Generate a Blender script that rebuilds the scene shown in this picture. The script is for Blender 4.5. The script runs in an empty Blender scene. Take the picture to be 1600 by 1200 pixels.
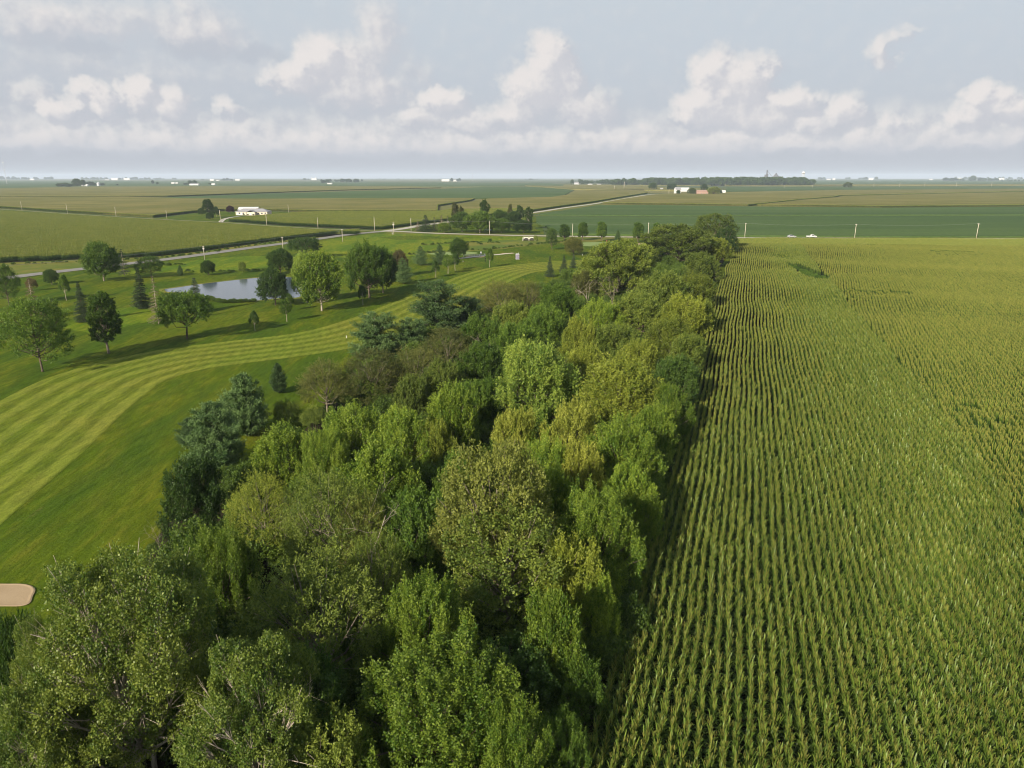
import bpy, math, random
import numpy as np

# ------------------------------------------------------------------ camera, light, exposure
S = bpy.context.scene
COL = S.collection
CAMH = 33.0
FPX = 1109.0                                  # focal length in pixels of a 1600 px wide picture
PITCH = math.atan(323.0 / FPX)
cam_d = bpy.data.cameras.new('camera')
cam_d.sensor_width = 36.0
cam_d.lens = 36.0 * FPX / 1600.0
cam_d.clip_start = 0.5
cam_d.clip_end = 60000.0
cam = bpy.data.objects.new('camera', cam_d)
COL.objects.link(cam)
cam.location = (0, 0, CAMH)
cam.rotation_euler = (math.pi / 2 - PITCH, 0, 0)
S.camera = cam

SUN_AZ = math.radians(214.0)                  # clockwise from +Y, where the sun stands
SUN_EL = math.radians(26.0)
sun_d = bpy.data.lights.new('sun', 'SUN')
sun_d.energy = 5.0
sun_d.angle = math.radians(0.9)
sun_d.color = (1.0, 0.885, 0.71)
sun = bpy.data.objects.new('sun', sun_d)
COL.objects.link(sun)
sun.rotation_euler = (math.pi / 2 - SUN_EL, 0, -SUN_AZ + math.pi)
sun.location = (0, 0, 200)

S.view_settings.view_transform = 'Standard'
S.view_settings.look = 'None'
S.view_settings.exposure = 0.95
S.view_settings.gamma = 1.0
S.view_settings.use_curve_mapping = False
S.cycles.max_bounces = 6
S.cycles.diffuse_bounces = 3
S.cycles.glossy_bounces = 2
S.cycles.transmission_bounces = 3
S.cycles.transparent_max_bounces = 6
S.cycles.volume_bounces = 0
S.cycles.sample_clamp_indirect = 4.0
S.cycles.pixel_filter_type = 'BLACKMAN_HARRIS'
S.cycles.filter_width = 1.1


def ray(u, v):
    X = (u - 800.0) / FPX
    Y = (600.0 - v) / FPX
    return (X, math.cos(PITCH) + Y * math.sin(PITCH), -math.sin(PITCH) + Y * math.cos(PITCH))


def at(u, v, z=0.0):
    """the place at height z that stands at (u, v) of the 1600 x 1200 photograph"""
    d = ray(u, v)
    s = (z - CAMH) / d[2]
    return (d[0] * s, d[1] * s, z)


def depth_of(x, y, z=0.0):
    return y * math.cos(PITCH) + (CAMH - z) * math.sin(PITCH)


def height_at(y, v):
    """height of a thing standing at distance y whose top is seen at row v"""
    d = ray(800, v)
    return CAMH + y * d[2] / d[1]


# ------------------------------------------------------------------ node helpers
class NT:
    def __init__(self, tree):
        self.t = tree

    def n(self, kind, **kw):
        nd = self.t.nodes.new(kind)
        for k, v in kw.items():
            if k.startswith('in_'):
                key = k[3:]
                nd.inputs[int(key) if key.isdigit() else key].default_value = v
            else:
                setattr(nd, k, v)
        return nd

    def l(self, a, b):
        self.t.links.new(a, b)

    def math(self, op, a, b=None, c=None, clamp=False):
        nd = self.t.nodes.new('ShaderNodeMath')
        nd.operation = op
        nd.use_clamp = clamp
        for i, x in enumerate((a, b, c)):
            if x is None:
                continue
            if isinstance(x, (int, float)):
                nd.inputs[i].default_value = x
            else:
                self.t.links.new(x, nd.inputs[i])
        return nd.outputs[0]

    def mix(self, fac, a, b, mode='MIX'):
        nd = self.t.nodes.new('ShaderNodeMix')
        nd.data_type = 'RGBA'
        nd.blend_type = mode
        nd.clamp_factor = True
        for i, x in ((0, fac), (6, a), (7, b)):
            if isinstance(x, (int, float)):
                nd.inputs[i].default_value = x
            elif isinstance(x, tuple):
                nd.inputs[i].default_value = x if len(x) == 4 else x + (1.0,)
            else:
                self.t.links.new(x, nd.inputs[i])
        return nd.outputs[2]

    def noise(self, vec, scale, detail=4.0, rough=0.55, dist=0.0, dims='3D'):
        nd = self.t.nodes.new('ShaderNodeTexNoise')
        nd.noise_dimensions = dims
        nd.inputs['Scale'].default_value = scale
        nd.inputs['Detail'].default_value = detail
        nd.inputs['Roughness'].default_value = rough
        nd.inputs['Distortion'].default_value = dist
        if vec is not None:
            self.t.links.new(vec, nd.inputs['Vector'])
        return nd.outputs['Fac']

    def ramp(self, fac, stops, interp='LINEAR'):
        nd = self.t.nodes.new('ShaderNodeValToRGB')
        cr = nd.color_ramp
        cr.interpolation = interp
        while len(cr.elements) < len(stops):
            cr.elements.new(0.5)
        for e, (p, c) in zip(cr.elements, stops):
            e.position = p
            e.color = c if len(c) == 4 else tuple(c) + (1.0,)
        self.t.links.new(fac, nd.inputs[0])
        return nd.outputs['Color']

    def sstep(self, x, lo, hi, a=0.0, b=1.0):
        nd = self.t.nodes.new('ShaderNodeMapRange')
        nd.interpolation_type = 'SMOOTHSTEP'
        self.t.links.new(x, nd.inputs[0])
        nd.inputs[1].default_value = lo
        nd.inputs[2].default_value = hi
        nd.inputs[3].default_value = a
        nd.inputs[4].default_value = b
        return nd.outputs[0]


def material(name):
    m = bpy.data.materials.new(name)
    m.use_nodes = True
    t = m.node_tree
    t.nodes.clear()
    nt = NT(t)
    out = nt.n('ShaderNodeOutputMaterial')
    return m, nt, out


def principled(nt, out, col, rough=0.8, spec=0.3, normal=None, metal=0.0):
    b = nt.n('ShaderNodeBsdfPrincipled')
    if isinstance(col, tuple):
        b.inputs['Base Color'].default_value = col if len(col) == 4 else col + (1.0,)
    else:
        nt.l(col, b.inputs['Base Color'])
    if isinstance(rough, (int, float)):
        b.inputs['Roughness'].default_value = rough
    else:
        nt.l(rough, b.inputs['Roughness'])
    b.inputs['Specular IOR Level'].default_value = spec
    b.inputs['Metallic'].default_value = metal
    if normal is not None:
        nt.l(normal, b.inputs['Normal'])
    if out is not None:
        nt.l(b.outputs[0], out.inputs['Surface'])
    return b


def bump(nt, h, strength=0.5, dist=0.1):
    b = nt.n('ShaderNodeBump')
    b.inputs['Strength'].default_value = strength
    b.inputs['Distance'].default_value = dist
    nt.l(h, b.inputs['Height'])
    return b.outputs[0]


def plain(name, col, rough=0.7, spec=0.3, vary=0.12, scale=3.0, metal=0.0):
    m, nt, out = material(name)
    tc = nt.n('ShaderNodeTexCoord')
    nz = nt.noise(tc.outputs['Object'], scale, 5.0)
    c = nt.mix(nz, tuple(x * (1 - vary) for x in col), tuple(min(1, x * (1 + vary)) for x in col))
    principled(nt, out, c, rough, spec, None, metal)
    return m


# ------------------------------------------------------------------ the sky
def make_world():
    w = bpy.data.worlds.new('World')
    S.world = w
    w.use_nodes = True
    t = w.node_tree
    t.nodes.clear()
    nt = NT(t)
    out = nt.n('ShaderNodeOutputWorld')
    bg = nt.n('ShaderNodeBackground')
    nt.l(bg.outputs[0], out.inputs['Surface'])
    bg.inputs['Strength'].default_value = 1.0
    sky = nt.n('ShaderNodeTexSky')
    sky.sky_type = 'NISHITA'
    sky.sun_disc = False
    sky.sun_elevation = SUN_EL
    sky.sun_rotation = SUN_AZ
    sky.altitude = 200.0
    sky.air_density = 1.0
    sky.dust_density = 2.5
    sk = nt.mix(1.0, sky.outputs[0], (0.085, 0.085, 0.085), 'MULTIPLY')
    tc = nt.n('ShaderNodeTexCoord')
    vec = nt.n('ShaderNodeVectorMath', operation='NORMALIZE')
    nt.l(tc.outputs['Generated'], vec.inputs[0])
    sep = nt.n('ShaderNodeSeparateXYZ')
    nt.l(vec.outputs[0], sep.inputs[0])
    az = nt.math('ARCTAN2', sep.outputs[0], sep.outputs[1])
    el = nt.math('ARCSINE', sep.outputs[2])
    azd = nt.math('MULTIPLY', az, 180 / math.pi)
    eld = nt.math('MULTIPLY', el, 180 / math.pi)

    def angles(u, v):
        d = ray(u, v)
        return math.degrees(math.atan2(d[0], d[1])), math.degrees(math.atan2(d[2], math.hypot(d[0], d[1])))

    # (u, v, half width px, half height px, weight): the heaps of cumulus over the horizon
    heaps = [
        (858, 92, 34, 42, 1.0), (835, 135, 48, 42, 1.0), (872, 120, 40, 52, .8), (905, 170, 60, 34, .75), (800, 178, 40, 30, .8), (940, 150, 30, 22, .5),
        (1113, 118, 36, 46, 1.0), (1160, 130, 46, 48, 1.0), (1100, 165, 48, 38, 1.0), (1180, 120, 26, 30, .85), (1150, 180, 80, 30, .8),
        (1235, 158, 46, 26, .9), (1200, 185, 45, 24, .8), (1320, 172, 42, 26, .85), (1275, 190, 60, 22, .7), (1395, 190, 32, 20, .7),
        (1540, 150, 40, 24, .95), (1580, 170, 52, 28, .9), (1510, 178, 40, 26, .8), (1470, 205, 60, 22, .6),
        (500, 92, 36, 36, 1.0), (460, 122, 46, 26, .9), (545, 100, 52, 48, .75), (590, 52, 40, 62, .65), (560, 140, 90, 34, .7), (640, 120, 40, 40, .45), (425, 128, 16, 10, .7),
        (690, 158, 42, 22, .95), (650, 185, 60, 22, .7), (740, 190, 50, 22, .7), (350, 165, 18, 22, .7),
        (215, 142, 34, 32, .95), (150, 152, 36, 28, .95), (90, 165, 36, 22, .9), (270, 160, 34, 34, .75), (50, 145, 36, 26, .6), (130, 100, 44, 26, .45),
        (80, 30, 130, 44, .62), (180, 28, 80, 36, .55), (300, 42, 72, 46, .66), (340, 60, 60, 34, .5), (60, 85, 120, 40, .42), (250, 110, 130, 40, .40), (380, 100, 90, 40, .36),
        (1378, 82, 26, 24, .72), (1405, 62, 28, 13, .6), (1425, 47, 20, 8, .5),
        (-120, 120, 120, 50, .8), (1720, 160, 110, 40, .8), (-260, 70, 90, 60, .7), (1820, 90, 60, 60, .6),
    ]
    shades = [(130, 78, 50, 14, 1.0), (310, 80, 60, 14, 1.0), (400, 85, 45, 12, .9), (640, 110, 20, 14, .5), (330, 70, 40, 12, .5), (870, 172, 20, 14, .5), (60, 60, 60, 14, .6)]

    gt = bpy.data.node_groups.new('cloud_heaps', 'ShaderNodeTree')
    gt.interface.new_socket('Az', in_out='INPUT', socket_type='NodeSocketFloat')
    gt.interface.new_socket('El', in_out='INPUT', socket_type='NodeSocketFloat')
    gt.interface.new_socket('Density', in_out='OUTPUT', socket_type='NodeSocketFloat')
    gt.interface.new_socket('Grey', in_out='OUTPUT', socket_type='NodeSocketFloat')
    g = NT(gt)
    gi = g.n('NodeGroupInput')
    go = g.n('NodeGroupOutput')
    A0, E0 = gi.outputs[0], gi.outputs[1]
    cv = g.n('ShaderNodeCombineXYZ')
    g.l(A0, cv.inputs[0])
    g.l(E0, cv.inputs[1])
    # warp the outline
    w1 = g.noise(cv.outputs[0], 0.55, 5.0, 0.6)
    cv2 = g.n('ShaderNodeVectorMath', operation='ADD')
    cv2.inputs[1].default_value = (31.7, 12.3, 4.0)
    g.l(cv.outputs[0], cv2.inputs[0])
    w2 = g.noise(cv2.outputs[0], 0.55, 5.0, 0.6)
    A = g.math('ADD', A0, g.math('MULTIPLY', g.math('SUBTRACT', w1, 0.5), 3.6))
    E = g.math('ADD', E0, g.math('MULTIPLY', g.math('SUBTRACT', w2, 0.5), 2.2))

    def blobs(lst, A, E):
        tot = None
        for (u, v, hw, hh, wt) in lst:
            a0, e0 = angles(u, v)
            a1, _ = angles(u + hw, v)
            _, e1 = angles(u, v - hh)
            ra, re = abs(a1 - a0) * 1.45, abs(e1 - e0) * 1.45
            dx = g.math('MULTIPLY_ADD', A, 1 / ra, -a0 / ra)
            dy = g.math('MULTIPLY_ADD', E, 1 / re, -e0 / re)
            r2 = g.math('ADD', g.math('MULTIPLY', dx, dx), g.math('MULTIPLY', dy, dy))
            k = g.math('MULTIPLY', g.math('SUBTRACT', 1.0, r2, clamp=True), wt)
            tot = k if tot is None else g.math('SMOOTH_MAX', tot, k, 0.25)
        return tot
    d = blobs(heaps, A, E)
    # the low bank of cloud that runs all round the horizon
    fine = g.noise(cv.outputs[0], 0.85, 7.0, 0.55)
    big = g.noise(cv.outputs[0], 0.13, 3.0, 0.5)
    bank_top = g.math('MULTIPLY_ADD', big, 3.4, 2.6)
    bank = g.math('MULTIPLY', g.sstep(E, 1.0, 2.0), g.math('SUBTRACT', 1.0, g.math('DIVIDE', g.math('MAXIMUM', g.math('SUBTRACT', E, 2.0), 0.0), bank_top), clamp=True))
    lump = g.noise(cv.outputs[0], 0.33, 2.0, 0.5)
    bank = g.math('MULTIPLY', bank, g.math('MULTIPLY_ADD', lump, 0.75, 0.42))
    # scattered clouds higher up and out of the frame
    hi = g.noise(cv.outputs[0], 0.075, 5.0, 0.55)
    hi = g.math('MULTIPLY', g.sstep(hi, 0.5, 0.75), g.sstep(E, 13.0, 24.0))
    hi = g.math('MULTIPLY', hi, 0.6)
    d = g.math('MAXIMUM', g.math('MAXIMUM', d, bank), hi)
    d = g.math('ADD', d, g.math('MULTIPLY', g.math('SUBTRACT', fine, 0.5), 0.46))
    g.l(d, go.inputs[0])
    g.l(blobs(shades, A, E), go.inputs[1])

    def inst(a, e):
        nd = nt.n('ShaderNodeGroup')
        nd.node_tree = gt
        for s, i in ((a, 0), (e, 1)):
            nt.l(s, nd.inputs[i])
        return nd
    c0 = inst(azd, eld)
    c1 = inst(nt.math('ADD', azd, -0.55), nt.math('ADD', eld, 0.55))
    cover = nt.sstep(c0.outputs[0], 0.06, 0.70)
    lit = nt.sstep(nt.math('SUBTRACT', c0.outputs[0], c1.outputs[0]), -0.14, 0.22)
    solid = nt.sstep(c0.outputs[0], 0.38, 0.85)
    # clear air: the blue of the sky washed out by a milky summer haze, paler and greyer towards the horizon
    K = 0.54
    hz = nt.sstep(eld, 0.0, 14.0)
    milk = nt.mix(hz, (0.480 * K, 0.503 * K, 0.568 * K), (0.560 * K, 0.610 * K, 0.655 * K))
    deep = nt.sstep(eld, 14.0, 70.0)
    milk = nt.mix(deep, milk, (0.36 * K, 0.47 * K, 0.62 * K))
    base = nt.mix(0.92, sk, milk)
    grey = nt.mix(lit, (0.545 * K, 0.555 * K, 0.60 * K), (0.685 * K, 0.68 * K, 0.685 * K))
    whit = nt.mix(lit, (0.60 * K, 0.60 * K, 0.635 * K), (0.80 * K, 0.755 * K, 0.735 * K))
    ccol = nt.mix(solid, grey, whit)
    low = nt.sstep(eld, 0.9, 3.2)
    ccol = nt.mix(low, (0.50 * K, 0.525 * K, 0.585 * K), ccol)
    cv = nt.math('MULTIPLY', cover, nt.sstep(eld, 0.7, 1.9))
    cv = nt.math('MULTIPLY', cv, 0.93)
    c = nt.mix(cv, base, ccol)
    gsh = nt.math('MULTIPLY', nt.sstep(c0.outputs[1], 0.1, 0.9), 0.55)
    c = nt.mix(gsh, c, (0.47 * K, 0.505 * K, 0.565 * K))
    nt.l(c, bg.inputs['Color'])


make_world()


# ------------------------------------------------------------------ object helpers
def tag(o, label=None, cat=None, group=None, kind=None):
    if label:
        o['label'] = label
    if cat:
        o['category'] = cat
    if group:
        o['group'] = group
    if kind:
        o['kind'] = kind
    return o


def link(name, data, parent=None, loc=None):
    o = bpy.data.objects.new(name, data)
    COL.objects.link(o)
    if parent is not None:
        o.parent = parent
    if loc is not None:
        o.location = loc
    return o


def np_mesh(name, V, F, mats=(), matidx=None, tint=None, smooth=False, uv=None):
    """mesh from numpy: V (n,3); F a list of (k,m) int arrays, m = 3 or 4"""
    me = bpy.data.meshes.new(name)
    V = np.asarray(V, dtype=np.float32)
    me.vertices.add(len(V))
    me.vertices.foreach_set('co', V.ravel())
    if not isinstance(F, (list, tuple)):
        F = [F]
    F = [np.asarray(f, dtype=np.int32) for f in F if len(f)]
    loops = np.concatenate([f.ravel() for f in F]) if F else np.zeros(0, np.int32)
    tot = np.concatenate([np.full(len(f), f.shape[1], np.int32) for f in F]) if F else np.zeros(0, np.int32)
    start = np.concatenate([[0], np.cumsum(tot)[:-1]]).astype(np.int32) if len(tot) else tot
    me.loops.add(len(loops))
    me.loops.foreach_set('vertex_index', loops)
    me.polygons.add(len(tot))
    me.polygons.foreach_set('loop_start', start)
    try:
        me.polygons.foreach_set('loop_total', tot)
    except Exception:
        pass
    if matidx is not None:
        me.polygons.foreach_set('material_index', np.asarray(matidx, dtype=np.int32))
    me.polygons.foreach_set('use_smooth', np.full(len(tot), bool(smooth)))
    if tint is not None:
        a = me.attributes.new('tint', 'FLOAT', 'FACE')
        a.data.foreach_set('value', np.asarray(tint, dtype=np.float32))
    if uv is not None:
        l = me.uv_layers.new(name='UVMap')
        l.data.foreach_set('uv', np.asarray(uv, dtype=np.float32)[loops].ravel())
    for m in mats:
        me.materials.append(m)
    me.update(calc_edges=True)
    return me


class MB:
    """collects boxes, tubes and prisms into one mesh"""
    def __init__(self):
        self.v, self.f = [], []

    def quad(self, *p):
        b = len(self.v)
        self.v += [tuple(x) for x in p]
        self.f.append(tuple(range(b, b + len(p))))

    def box(self, x0, y0, z0, x1, y1, z1):
        b = len(self.v)
        self.v += [(x0, y0, z0), (x1, y0, z0), (x1, y1, z0), (x0, y1, z0), (x0, y0, z1), (x1, y0, z1), (x1, y1, z1), (x0, y1, z1)]
        self.f += [tuple(b + i for i in q) for q in ((3, 2, 1, 0), (4, 5, 6, 7), (0, 1, 5, 4), (1, 2, 6, 5), (2, 3, 7, 6), (3, 0, 4, 7))]
        return self

    def prism(self, poly, z0, z1):
        """poly in xy (anticlockwise), extruded"""
        b, n = len(self.v), len(poly)
        self.v += [(x, y, z0) for x, y in poly] + [(x, y, z1) for x, y in poly]
        self.f.append(tuple(b + n + i for i in range(n)))
        self.f.append(tuple(b + n - 1 - i for i in range(n)))
        for i in range(n):
            j = (i + 1) % n
            self.f.append((b + i, b + j, b + n + j, b + n + i))
        return self

    def side(self, poly, x0, x1):
        """poly in yz, extruded along x"""
        b, n = len(self.v), len(poly)
        self.v += [(x0, y, z) for y, z in poly] + [(x1, y, z) for y, z in poly]
        self.f.append(tuple(b + n + i for i in range(n)))
        self.f.append(tuple(b + n - 1 - i for i in range(n)))
        for i in range(n):
            j = (i + 1) % n
            self.f.append((b + i, b + j, b + n + j, b + n + i))
        return self

    def tube(self, pts, radii, n=8, cap=True):
        P = [np.array(p, float) for p in pts]
        rings = []
        for i, p in enumerate(P):
            d = P[min(i + 1, len(P) - 1)] - P[max(i - 1, 0)]
            d /= np.linalg.norm(d) + 1e-9
            a = np.cross(d, (0, 0, 1.0)) if abs(d[2]) < .95 else np.cross(d, (1.0, 0, 0))
            a /= np.linalg.norm(a)
            c = np.cross(d, a)
            b = len(self.v)
            for k in range(n):
                t = 2 * math.pi * k / n
                q = p + radii[i] * (math.cos(t) * a + math.sin(t) * c)
                self.v.append(tuple(q))
            rings.append(b)
        for r0, r1 in zip(rings, rings[1:]):
            for k in range(n):
                self.f.append((r0 + k, r0 + (k + 1) % n, r1 + (k + 1) % n, r1 + k))
        if cap:
            self.f.append(tuple(rings[-1] + k for k in range(n)))
            self.f.append(tuple(rings[0] + n - 1 - k for k in range(n)))
        return self

    def lathe(self, prof, n=16, c=(0, 0)):
        b = len(self.v)
        for r, z in prof:
            for k in range(n):
                t = 2 * math.pi * k / n
                self.v.append((c[0] + r * math.cos(t), c[1] + r * math.sin(t), z))
        for i in range(len(prof) - 1):
            for k in range(n):
                self.f.append((b + i * n + k, b + i * n + (k + 1) % n, b + (i + 1) * n + (k + 1) % n, b + (i + 1) * n + k))
        return self

    def mesh(self, name, mat, smooth=False):
        me = bpy.data.meshes.new(name)
        me.from_pydata(self.v, [], self.f)
        me.materials.append(mat)
        if smooth:
            me.polygons.foreach_set('use_smooth', [True] * len(me.polygons))
        me.update()
        return me

    def obj(self, name, mat, parent=None, smooth=False, loc=None):
        return link(name, self.mesh(name, mat, smooth), parent, loc)


def thing(name, label, cat, loc, rot=0.0, group=None):
    o = link(name, None, None, loc)
    o.rotation_euler = (0, 0, rot)
    o.empty_display_size = 0.3
    return tag(o, label, cat, group)


# ------------------------------------------------------------------ plane geometry
def in_poly(P, X, Y):
    P = np.asarray(P, float)
    inside = np.zeros(len(X), bool)
    n = len(P)
    j = n - 1
    for i in range(n):
        xi, yi = P[i]
        xj, yj = P[j]
        c = ((yi > Y) != (yj > Y)) & (X < (xj - xi) * (Y - yi) / (yj - yi + 1e-12) + xi)
        inside ^= c
        j = i
    return inside


def ground_poly(px):
    return [at(u, v)[:2] for u, v in px]


def area(P):
    return 0.5 * sum(P[i][0] * P[(i + 1) % len(P)][1] - P[(i + 1) % len(P)][0] * P[i][1] for i in range(len(P)))


def ccw(P):
    return P if area(P) > 0 else P[::-1]


def catmull(P, n=8):
    P = [np.array(p, float) for p in P]
    Q = [2 * P[0] - P[1]] + P + [2 * P[-1] - P[-2]]
    out = []
    for i in range(1, len(Q) - 2):
        p0, p1, p2, p3 = Q[i - 1:i + 3]
        for k in range(n):
            t = k / n
            out.append(0.5 * ((2 * p1) + (-p0 + p2) * t + (2 * p0 - 5 * p1 + 4 * p2 - p3) * t * t + (-p0 + 3 * p1 - 3 * p2 + p3) * t ** 3))
    out.append(P[-1])
    return np.array(out)


def sheet(name, P, z, mat, kind='structure', label=None):
    """flat polygon at height z"""
    P = ccw(list(P))
    me = bpy.data.meshes.new(name)
    me.from_pydata([(x, y, z) for x, y in P], [], [tuple(range(len(P)))])
    me.materials.append(mat)
    me.update()
    o = link(name, me)
    o['kind'] = kind
    if label:
        o['label'] = label
    return o


def ribbon(name, line, width, z, mat, crown=0.0, uv=True):
    """road-like strip along a line of ground points, with a slightly raised middle"""
    L = np.asarray(line, float)
    d = np.gradient(L, axis=0)
    d /= np.linalg.norm(d, axis=1)[:, None] + 1e-9
    nrm = np.stack([d[:, 1], -d[:, 0]], 1)
    seg = np.concatenate([[0], np.cumsum(np.linalg.norm(np.diff(L, axis=0), axis=1))])
    offs = (-1.0, -0.5, 0.0, 0.5, 1.0)
    V, UV = [], []
    for o in offs:
        q = L + nrm * (o * width / 2)
        zz = np.full(len(L), z + crown * (1 - o * o))
        V.append(np.column_stack([q, zz]))
        UV.append(np.column_stack([np.full(len(L), o * width / 2), seg]))
    n, k = len(L), len(offs)
    V = np.stack(V, 1).reshape(-1, 3)
    UV = np.stack(UV, 1).reshape(-1, 2)
    F = []
    for i in range(n - 1):
        for j in range(k - 1):
            F.append((i * k + j, i * k + j + 1, (i + 1) * k + j + 1, (i + 1) * k + j))
    me = np_mesh(name, V, np.array(F), [mat], uv=UV)
    o = link(name, me)
    o['kind'] = 'structure'
    return o
# ------------------------------------------------------------------ ground materials
def mat_ground():
    m, nt, out = material('open_country')
    geo = nt.n('ShaderNodeNewGeometry')
    mp = nt.n('ShaderNodeMapping')
    mp.inputs['Rotation'].default_value = (0, 0, math.radians(3))
    mp.inputs['Location'].default_value = (130, 90, 0)
    nt.l(geo.outputs['Position'], mp.inputs[0])
    br = nt.n('ShaderNodeTexBrick')
    br.inputs['Scale'].default_value = 1.0
    br.inputs['Brick Width'].default_value = 900.0
    br.inputs['Row Height'].default_value = 420.0
    br.inputs['Mortar Size'].default_value = 5.0
    br.inputs['Color1'].default_value = (0.0, 0.0, 0.0, 1)
    br.inputs['Color2'].default_value = (1.0, 1.0, 1.0, 1)
    br.inputs['Mortar'].default_value = (0.5, 0.5, 0.5, 1)
    nt.l(mp.outputs[0], br.inputs['Vector'])
    col = nt.ramp(br.outputs['Color'], [(0.0, (0.036, 0.062, 0.026)), (0.42, (0.050, 0.078, 0.030)), (0.5, (0.075, 0.088, 0.028)), (0.72, (0.13, 0.125, 0.036)), (1.0, (0.155, 0.135, 0.046))])
    big = nt.noise(geo.outputs['Position'], 0.004, 4.0)
    fine = nt.noise(geo.outputs['Position'], 0.25, 4.0)
    c = nt.mix(nt.math('MULTIPLY', big, 0.35), col, (0.055, 0.085, 0.024))
    c = nt.mix(0.25, c, nt.mix(fine, (0.03, 0.04, 0.012), (0.12, 0.13, 0.04)))
    principled(nt, out, c, 0.95, 0.04)
    return m


def mat_lawn(stripes=False, tone=1.0):
    m, nt, out = material('mown_fairway_grass' if stripes else 'rough_lawn_grass')
    geo = nt.n('ShaderNodeNewGeometry')
    P = geo.outputs['Position']
    st = nt.n('ShaderNodeMapping')
    st.inputs['Rotation'].default_value = (0, 0, math.radians(38))
    st.inputs['Scale'].default_value = (1.0, 0.22, 1.0)
    nt.l(P, st.inputs[0])
    n1 = nt.noise(P, 0.035, 4.0, 0.6)
    n2 = nt.noise(st.outputs[0], 0.45, 6.0, 0.72)
    n3 = nt.noise(P, 3.0, 6.0, 0.7)
    n4 = nt.noise(st.outputs[0], 0.12, 3.0, 0.5)
    c = nt.mix(nt.sstep(n1, 0.35, 0.65), (0.046, 0.078, 0.004), (0.064, 0.086, 0.005))
    c = nt.mix(nt.math('MULTIPLY', nt.sstep(n2, 0.42, 0.72), 0.7), c, (0.108, 0.110, 0.010))
    c = nt.mix(nt.math('MULTIPLY', nt.sstep(n4, 0.36, 0.56, 1.0, 0.0), 0.72), c, (0.030, 0.062, 0.005))
    if stripes:
        uv = nt.n('ShaderNodeUVMap')
        sp = nt.n('ShaderNodeSeparateXYZ')
        nt.l(uv.outputs[0], sp.inputs[0])
        wob = nt.noise(uv.outputs[0], 0.12, 3.0, 0.6)
        t = nt.math('ADD', sp.outputs[0], nt.math('MULTIPLY', nt.math('SUBTRACT', wob, 0.5), 1.3))
        s = nt.math('SINE', nt.math('MULTIPLY', t, 2 * math.pi / 3.75))
        f = nt.sstep(s, -0.55, 0.55)
        rag = nt.noise(P, 0.9, 4.0, 0.7)
        f = nt.math('ADD', nt.math('MULTIPLY', f, 0.74), nt.math('MULTIPLY', rag, 0.26))
        light = nt.mix(nt.sstep(n1, 0.35, 0.65), (0.138, 0.168, 0.022), (0.166, 0.170, 0.028))
        dark = nt.mix(nt.sstep(n1, 0.35, 0.65), (0.070, 0.102, 0.008), (0.088, 0.100, 0.011))
        c2 = nt.mix(f, dark, light)
        c = nt.mix(0.82, c, c2)
    if tone != 1.0:
        c = nt.mix(1.0, c, (tone, tone * .97, tone), 'MULTIPLY')
    dry = nt.math('MULTIPLY', nt.sstep(nt.noise(st.outputs[0], 0.30, 6.0, 0.75), 0.63, 0.78), 0.5)
    c = nt.mix(dry, c, (0.185, 0.155, 0.055))
    c = nt.mix(0.50, c, nt.mix(n3, (0.30, 0.30, 0.30), (1.0, 1.0, 1.0)), 'OVERLAY')
    mo = nt.noise(st.outputs[0], 1.3, 5.0, 0.7)
    c = nt.mix(0.55, c, nt.mix(nt.sstep(mo, 0.3, 0.7), (0.22, 0.24, 0.24), (0.66, 0.64, 0.60)), 'OVERLAY')
    b = bump(nt, nt.math('ADD', n3, nt.math('MULTIPLY', n2, 1.5)), 0.55, 0.22)
    principled(nt, out, c, 0.95, 0.04, b)
    return m


def mat_meadow():
    m, nt, out = material('unmown_meadow_grass')
    geo = nt.n('ShaderNodeNewGeometry')
    P = geo.outputs['Position']
    n1 = nt.noise(P, 0.05, 5.0, 0.65)
    n2 = nt.noise(P, 0.6, 5.0, 0.7)
    c = nt.mix(nt.sstep(n1, 0.35, 0.65), (0.075, 0.115, 0.018), (0.165, 0.150, 0.035))
    c = nt.mix(nt.math('MULTIPLY', n2, 0.5), c, (0.06, 0.085, 0.015))
    principled(nt, out, c, 0.95, 0.04, bump(nt, n2, 0.8, 0.5))
    return m


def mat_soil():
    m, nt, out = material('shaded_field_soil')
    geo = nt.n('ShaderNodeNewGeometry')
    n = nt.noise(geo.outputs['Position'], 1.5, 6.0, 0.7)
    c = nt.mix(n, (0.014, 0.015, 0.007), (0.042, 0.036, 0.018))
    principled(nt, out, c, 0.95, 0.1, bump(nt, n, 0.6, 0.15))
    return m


def mat_corn_top():
    """canopy of corn too far off to tell the plants apart: tassels over leaves"""
    m, nt, out = material('distant_corn_canopy')
    geo = nt.n('ShaderNodeNewGeometry')
    P = geo.outputs['Position']
    n1 = nt.noise(P, 0.012, 4.0, 0.6)
    mp = nt.n('ShaderNodeMapping')
    mp.inputs['Scale'].default_value = (0.12, 1.0, 1.0)
    nt.l(P, mp.inputs[0])
    n2 = nt.noise(mp.outputs[0], 0.05, 4.0, 0.6)
    n3 = nt.noise(P, 1.2, 4.0, 0.75)
    c = nt.mix(nt.sstep(n1, 0.35, 0.65), (0.140, 0.136, 0.038), (0.205, 0.178, 0.060))
    c = nt.mix(nt.math('MULTIPLY', nt.sstep(n2, 0.4, 0.7), 0.6), c, (0.085, 0.098, 0.022))
    c = nt.mix(nt.math('MULTIPLY', nt.sstep(n3, 0.3, 0.62, 1.0, 0.0), 0.6), c, (0.030, 0.045, 0.010))
    principled(nt, out, c, 0.95, 0.03, bump(nt, n3, 0.9, 0.5))
    return m


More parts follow.
